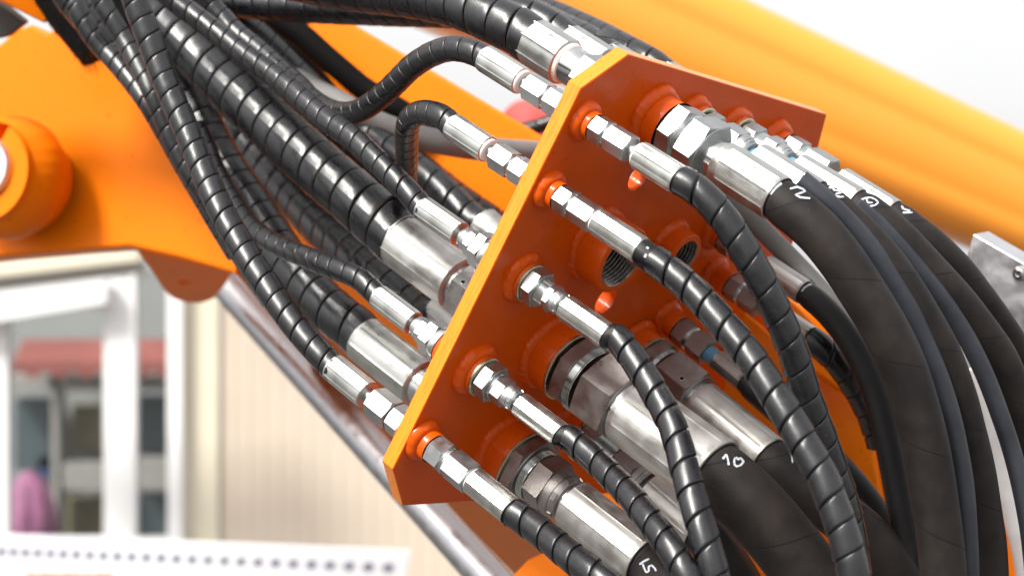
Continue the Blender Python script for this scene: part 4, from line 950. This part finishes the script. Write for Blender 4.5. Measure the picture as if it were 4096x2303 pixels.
# ================================================================ the place behind
def box(name, x0, x1, y0, y1, z0, z1, m, parent=None, bevel=0.0):
    V = [(x, y, z) for x in (x0, x1) for y in (y0, y1) for z in (z0, z1)]
    Fc = [(0, 1, 3, 2), (4, 6, 7, 5), (0, 4, 5, 1), (2, 3, 7, 6), (0, 2, 6, 4), (1, 5, 7, 3)]
    o = link(name, mesh_of(name, V, Fc, m, False), parent)
    if bevel:
        b = o.modifiers.new('bevel', 'BEVEL'); b.width = bevel; b.segments = 2
    return o
def pbox(name, xa, xb, ya, yb, d0, d1, m, parent=None, bevel=0.0):
    a = P(xa, yb, d0); b = P(xb, ya, d0); return box(name, a.x, b.x, d0, d1, a.z, b.z, m, parent, bevel)
gd = box('ground', -60, 60, -20, 160, -0.5, 0.0, M_grnd); tag(gd, kind='structure')
D = 8.0
bd = thing('building', P(600, 2300, D), 'cream kiosk with white framed windows and a beige corrugated wall', 'building')
bd.location.z = 0
def corrug():
    a = P(876, 0, D).x; b = P(2600, 0, D).x; V = []; Fc = []; n = 0; x = a; zt = P(0, 1050, D).z; per = 0.067
    prof = ((0, 0), (0.035, 0), (0.045, 0.010), (0.057, 0.010))
    while x < b:
        for dx, dy in prof: V += [(x+dx, D+0.06-dy*0.2, 0), (x+dx, D+0.06-dy*0.2, zt)]; n += 1
        x += per
    for i in range(n-1): Fc.append((2*i, 2*i+2, 2*i+3, 2*i+1))
    loc = Vector(bd.location); link('corrugated_wall', mesh_of('corrugated_wall', V, Fc, M_beige, False), bd)
corrug()
zt = 1100
pbox('pilaster', 733, 874, 1130, 4000, D+0.035, D+0.1, M_cream, bd, 0.004)
def window(x0, x1, y0, y1, fl, fr, ft, fb):
    f = pbox('window', x0, x0+fl, y0, y1, D-0.03, D+0.05, M_white, bd, 0.004)
    for nm, a, b, c, e in (('frame_bar', x1-fr, x1, y0, y1), ('frame_bar', x0+fl+.2, x1-fr-.2, y0, y0+ft), ('frame_bar', x0+fl+.2, x1-fr-.2, y1-fb, y1)):
        g = pbox(nm, a, b, c, e, D-0.03, D+0.05, M_white, bd, 0.004); g.parent = f; g.matrix_basis = f.matrix_basis.inverted() @ Matrix.Translation(-Vector(bd.location))
    m_gl, nt, b_, L = new_mat('window_glass'); b_.inputs['Transmission Weight'].default_value = 1; b_.inputs['Roughness'].default_value = 0.0; b_.inputs['IOR'].default_value = 1.45
    g = pbox('pane', x0+fl, x1-fr, y0+ft, y1-fb, D+0.01, D+0.016, m_gl, bd); g.parent = f; g.matrix_basis = f.matrix_basis.inverted() @ Matrix.Translation(-Vector(bd.location))
window(-160, 518, 1115, 2200, 190, 104, 120, 50)
window(518.5, 728, 1040, 2200, 24, 59, 40, 50)
# roof edge, seen from below, slanting in perspective
def fascia():
    loc = Vector(bd.location)
    def wedge(name, pts, d0, d1, m):
        Fv = [P(x, y, d0) for x, y in pts]; n = len(Fv); V = Fv+[v+Vector((0, d1-d0, 0)) for v in Fv]
        Fc = [tuple(range(n)), tuple(reversed(range(n, 2*n)))]+[(i, n+i, n+(i+1) % n, (i+1) % n) for i in range(n)]
        return link(name, mesh_of(name, [v-Vector((0, 0, 0)) for v in V], Fc, m, False), bd)
    wedge('roof', [(-400, 1030), (0, 1022), (530, 990), (545, 1012), (560, 1040), (0, 1105), (-400, 1150)], 7.1, 7.3, M_cream)
    wedge('gutter', [(-400, 1152), (0, 1107), (560, 1042), (600, 1085), (0, 1160), (-400, 1210)], 7.25, 7.4, plain('grey_gutter', (0.55, 0.56, 0.55), 0.4, 0, .05, 3))
    wedge('lintel', [(-400, 1240), (0, 1165), (420, 1105), (420, 1212), (0, 1282), (-400, 1350)], 7.86, 7.94, M_white)
fascia()
# inside the kiosk
inside = thing('kiosk_interior', P(200, 2000, D+1.3), 'pale back wall and shelves seen through the kiosk windows', 'interior wall')
M_in = plain('grey_green_wall', (0.27, 0.285, 0.28), 0.7, 0, .1, 2); M_dk = plain('dark_teal_panel', (0.06, 0.09, 0.10), 0.5); M_ol = plain('olive_panel', (0.20, 0.19, 0.11), 0.7); M_of = plain('pale_shelf', (0.30, 0.30, 0.28), 0.6)
pbox('back_wall', -400, 900, 700, 2600, D+1.4, D+1.45, M_in, inside)
for a in ((60, 200, 1590, 1880, M_dk), (290, 420, 1620, 1800, M_ol), (250, 420, 1990, 2200, M_ol), (545, 700, 1580, 1800, M_dk), (545, 700, 1980, 2200, M_dk), (150, 200, 1820, 1900, plain('blue_box', (0.04, 0.08, 0.25), 0.5))):
    pbox('dark_panel', a[0], a[1], a[2], a[3], D+1.25, D+1.38, a[4], inside, 0.004)
for a in ((0, 700, 1500, 1560), (205, 235, 1350, 2200), (250, 420, 1850, 1960), (545, 700, 1830, 1960)):
    pbox('shelf', a[0], a[1], a[2], a[3], D+1.05, D+1.2, M_of, inside, 0.004)
aw = thing('red_awning', P(400, 1420, D+1.0), 'red awning seen through the kiosk windows', 'awning')
M_aw = plain('red_awning_cloth', (0.26, 0.07, 0.055), 0.7, 0, .3, 4)
def awning():
    V = []; Fc = []; loc = Vector((0, 0, 0)); n = 24; a = P(90, 1490, D+1).x; b = P(720, 1490, D+1).x
    for i in range(n+1):
        x = a+(b-a)*i/n; s = 0.018*math.sin(i*math.pi/2)
        for z, y in ((P(0, 1360, D+1).z, D+1.0), (P(0, 1440, D+1).z, D+0.82), (P(0, 1492, D+1).z+s, D+0.82), (P(0, 1492, D+1).z+s, D+0.83), (P(0, 1440, D+1).z, D+0.83), (P(0, 1355, D+1).z, D+1.01)): V.append((x, y, z))
    for i in range(n):
        for k in range(5): Fc.append((i*6+k, i*6+6+k, i*6+7+k, i*6+k+1))
    link('awning_cloth', mesh_of('awning_cloth', V, Fc, M_aw, False), aw)
awning()
um = thing('pink_umbrella', P(110, 2100, D+0.7), 'pink and magenta folded umbrella behind the left window pane', 'umbrella')
link('umbrella_cloth', rings_mesh('umbrella_cloth', [(0.14, 0.01), (0.15, 0.11), (0.22, lambda a: 0.135+0.008*math.cos(8*a)), (0.34, lambda a: 0.125+0.008*math.cos(8*a)), (0.44, lambda a: 0.095+0.006*math.cos(8*a)), (0.50, 0.05), (0.53, 0.004)], plain('pink_cloth', (0.42, 0.15, 0.30), 0.6, 0, .5, 6), 64), um, Matrix.Translation(P(115, 2330, D+0.7)))
link('lower_cloth', rings_mesh('lower_cloth', [(-0.4, 0.10), (0.0, lambda a: 0.085+0.006*math.cos(6*a)), (0.18, lambda a: 0.10+0.006*math.cos(6*a)), (0.20, 0.09)], plain('magenta_cloth', (0.28, 0.02, 0.15), 0.6, 0, .3, 6), 64), um, Matrix.Translation(P(100, 2330, D+0.68)))
# white perforated rail in front of the kiosk
rl = thing('perforated_rail', P(800, 2260, 4.6), 'white slotted rail along the bottom left, blurred', 'rail')
def rail():
    d0, d1 = 4.5, 4.62
    def Q(x, y): return P(x, y, d0+(d1-d0)*(x/1640))
    yt = lambda x: 2139+x*0.040; V = []
    pts = [(-300, yt(-300)), (1640, yt(1640)), (1600, 2500), (-300, 2500)]
    Fv = [Q(*p) for p in pts]; V = Fv+[v+Vector((0, 0.03, 0)) for v in Fv]
    Fc = [(0, 1, 2, 3), (7, 6, 5, 4)]+[(i, 4+i, 4+(i+1) % 4, (i+1) % 4) for i in range(4)]
    M_rw = plain('white_rail_paint', (0.80, 0.81, 0.84), 0.45, 0, .04, 4); M_sl = plain('dark_slot', (0.20, 0.21, 0.28), 0.6)
    link('rail', mesh_of('rail', V, Fc, M_rw, False), rl)
    x = -40; sp = 46; first = None
    while x < 1600:
        y = yt(x)+62+x*0.002; w_ = sp*0.55
        c = Q(x, y); sx = w_*c.y/F; sz = 18*c.y/F; V = []
        for k in range(12):
            a = 2*math.pi*k/12; V.append(c+Vector((sx*0.5*math.cos(a)+0.25*sz*math.sin(a), -0.004+0.12*(sx*0.5*math.cos(a)), sz*math.sin(a))))
        V += [v+Vector((0, 0.006, 0)) for v in V]
        Fc = [tuple(reversed(range(12)))]+[(k, (k+1) % 12, 12+(k+1) % 12, 12+k) for k in range(12)]
        link('slot', mesh_of('slot', V, Fc, M_sl, False), rl); x += sp; sp *= 1.022
    for xa, xb in ((105, 150), (158, 240), (246, 330), (336, 372), (380, 455)):
        V = [Q(x_, y_)-Vector((0, .004, 0)) for x_, y_ in ((xa, 2294), (xb, 2297), (xb-6, 2360), (xa+4, 2360))]
        link('orange_print', mesh_of('orange_print', V, [(0, 1, 2, 3)], plain('orange_print_ink', (0.85, 0.20, 0.02), 0.6), False), rl)
rail()
print('objects', len(bpy.data.objects), 'faces', sum(len(o.data.polygons) for o in bpy.data.objects if o.type == 'MESH'))
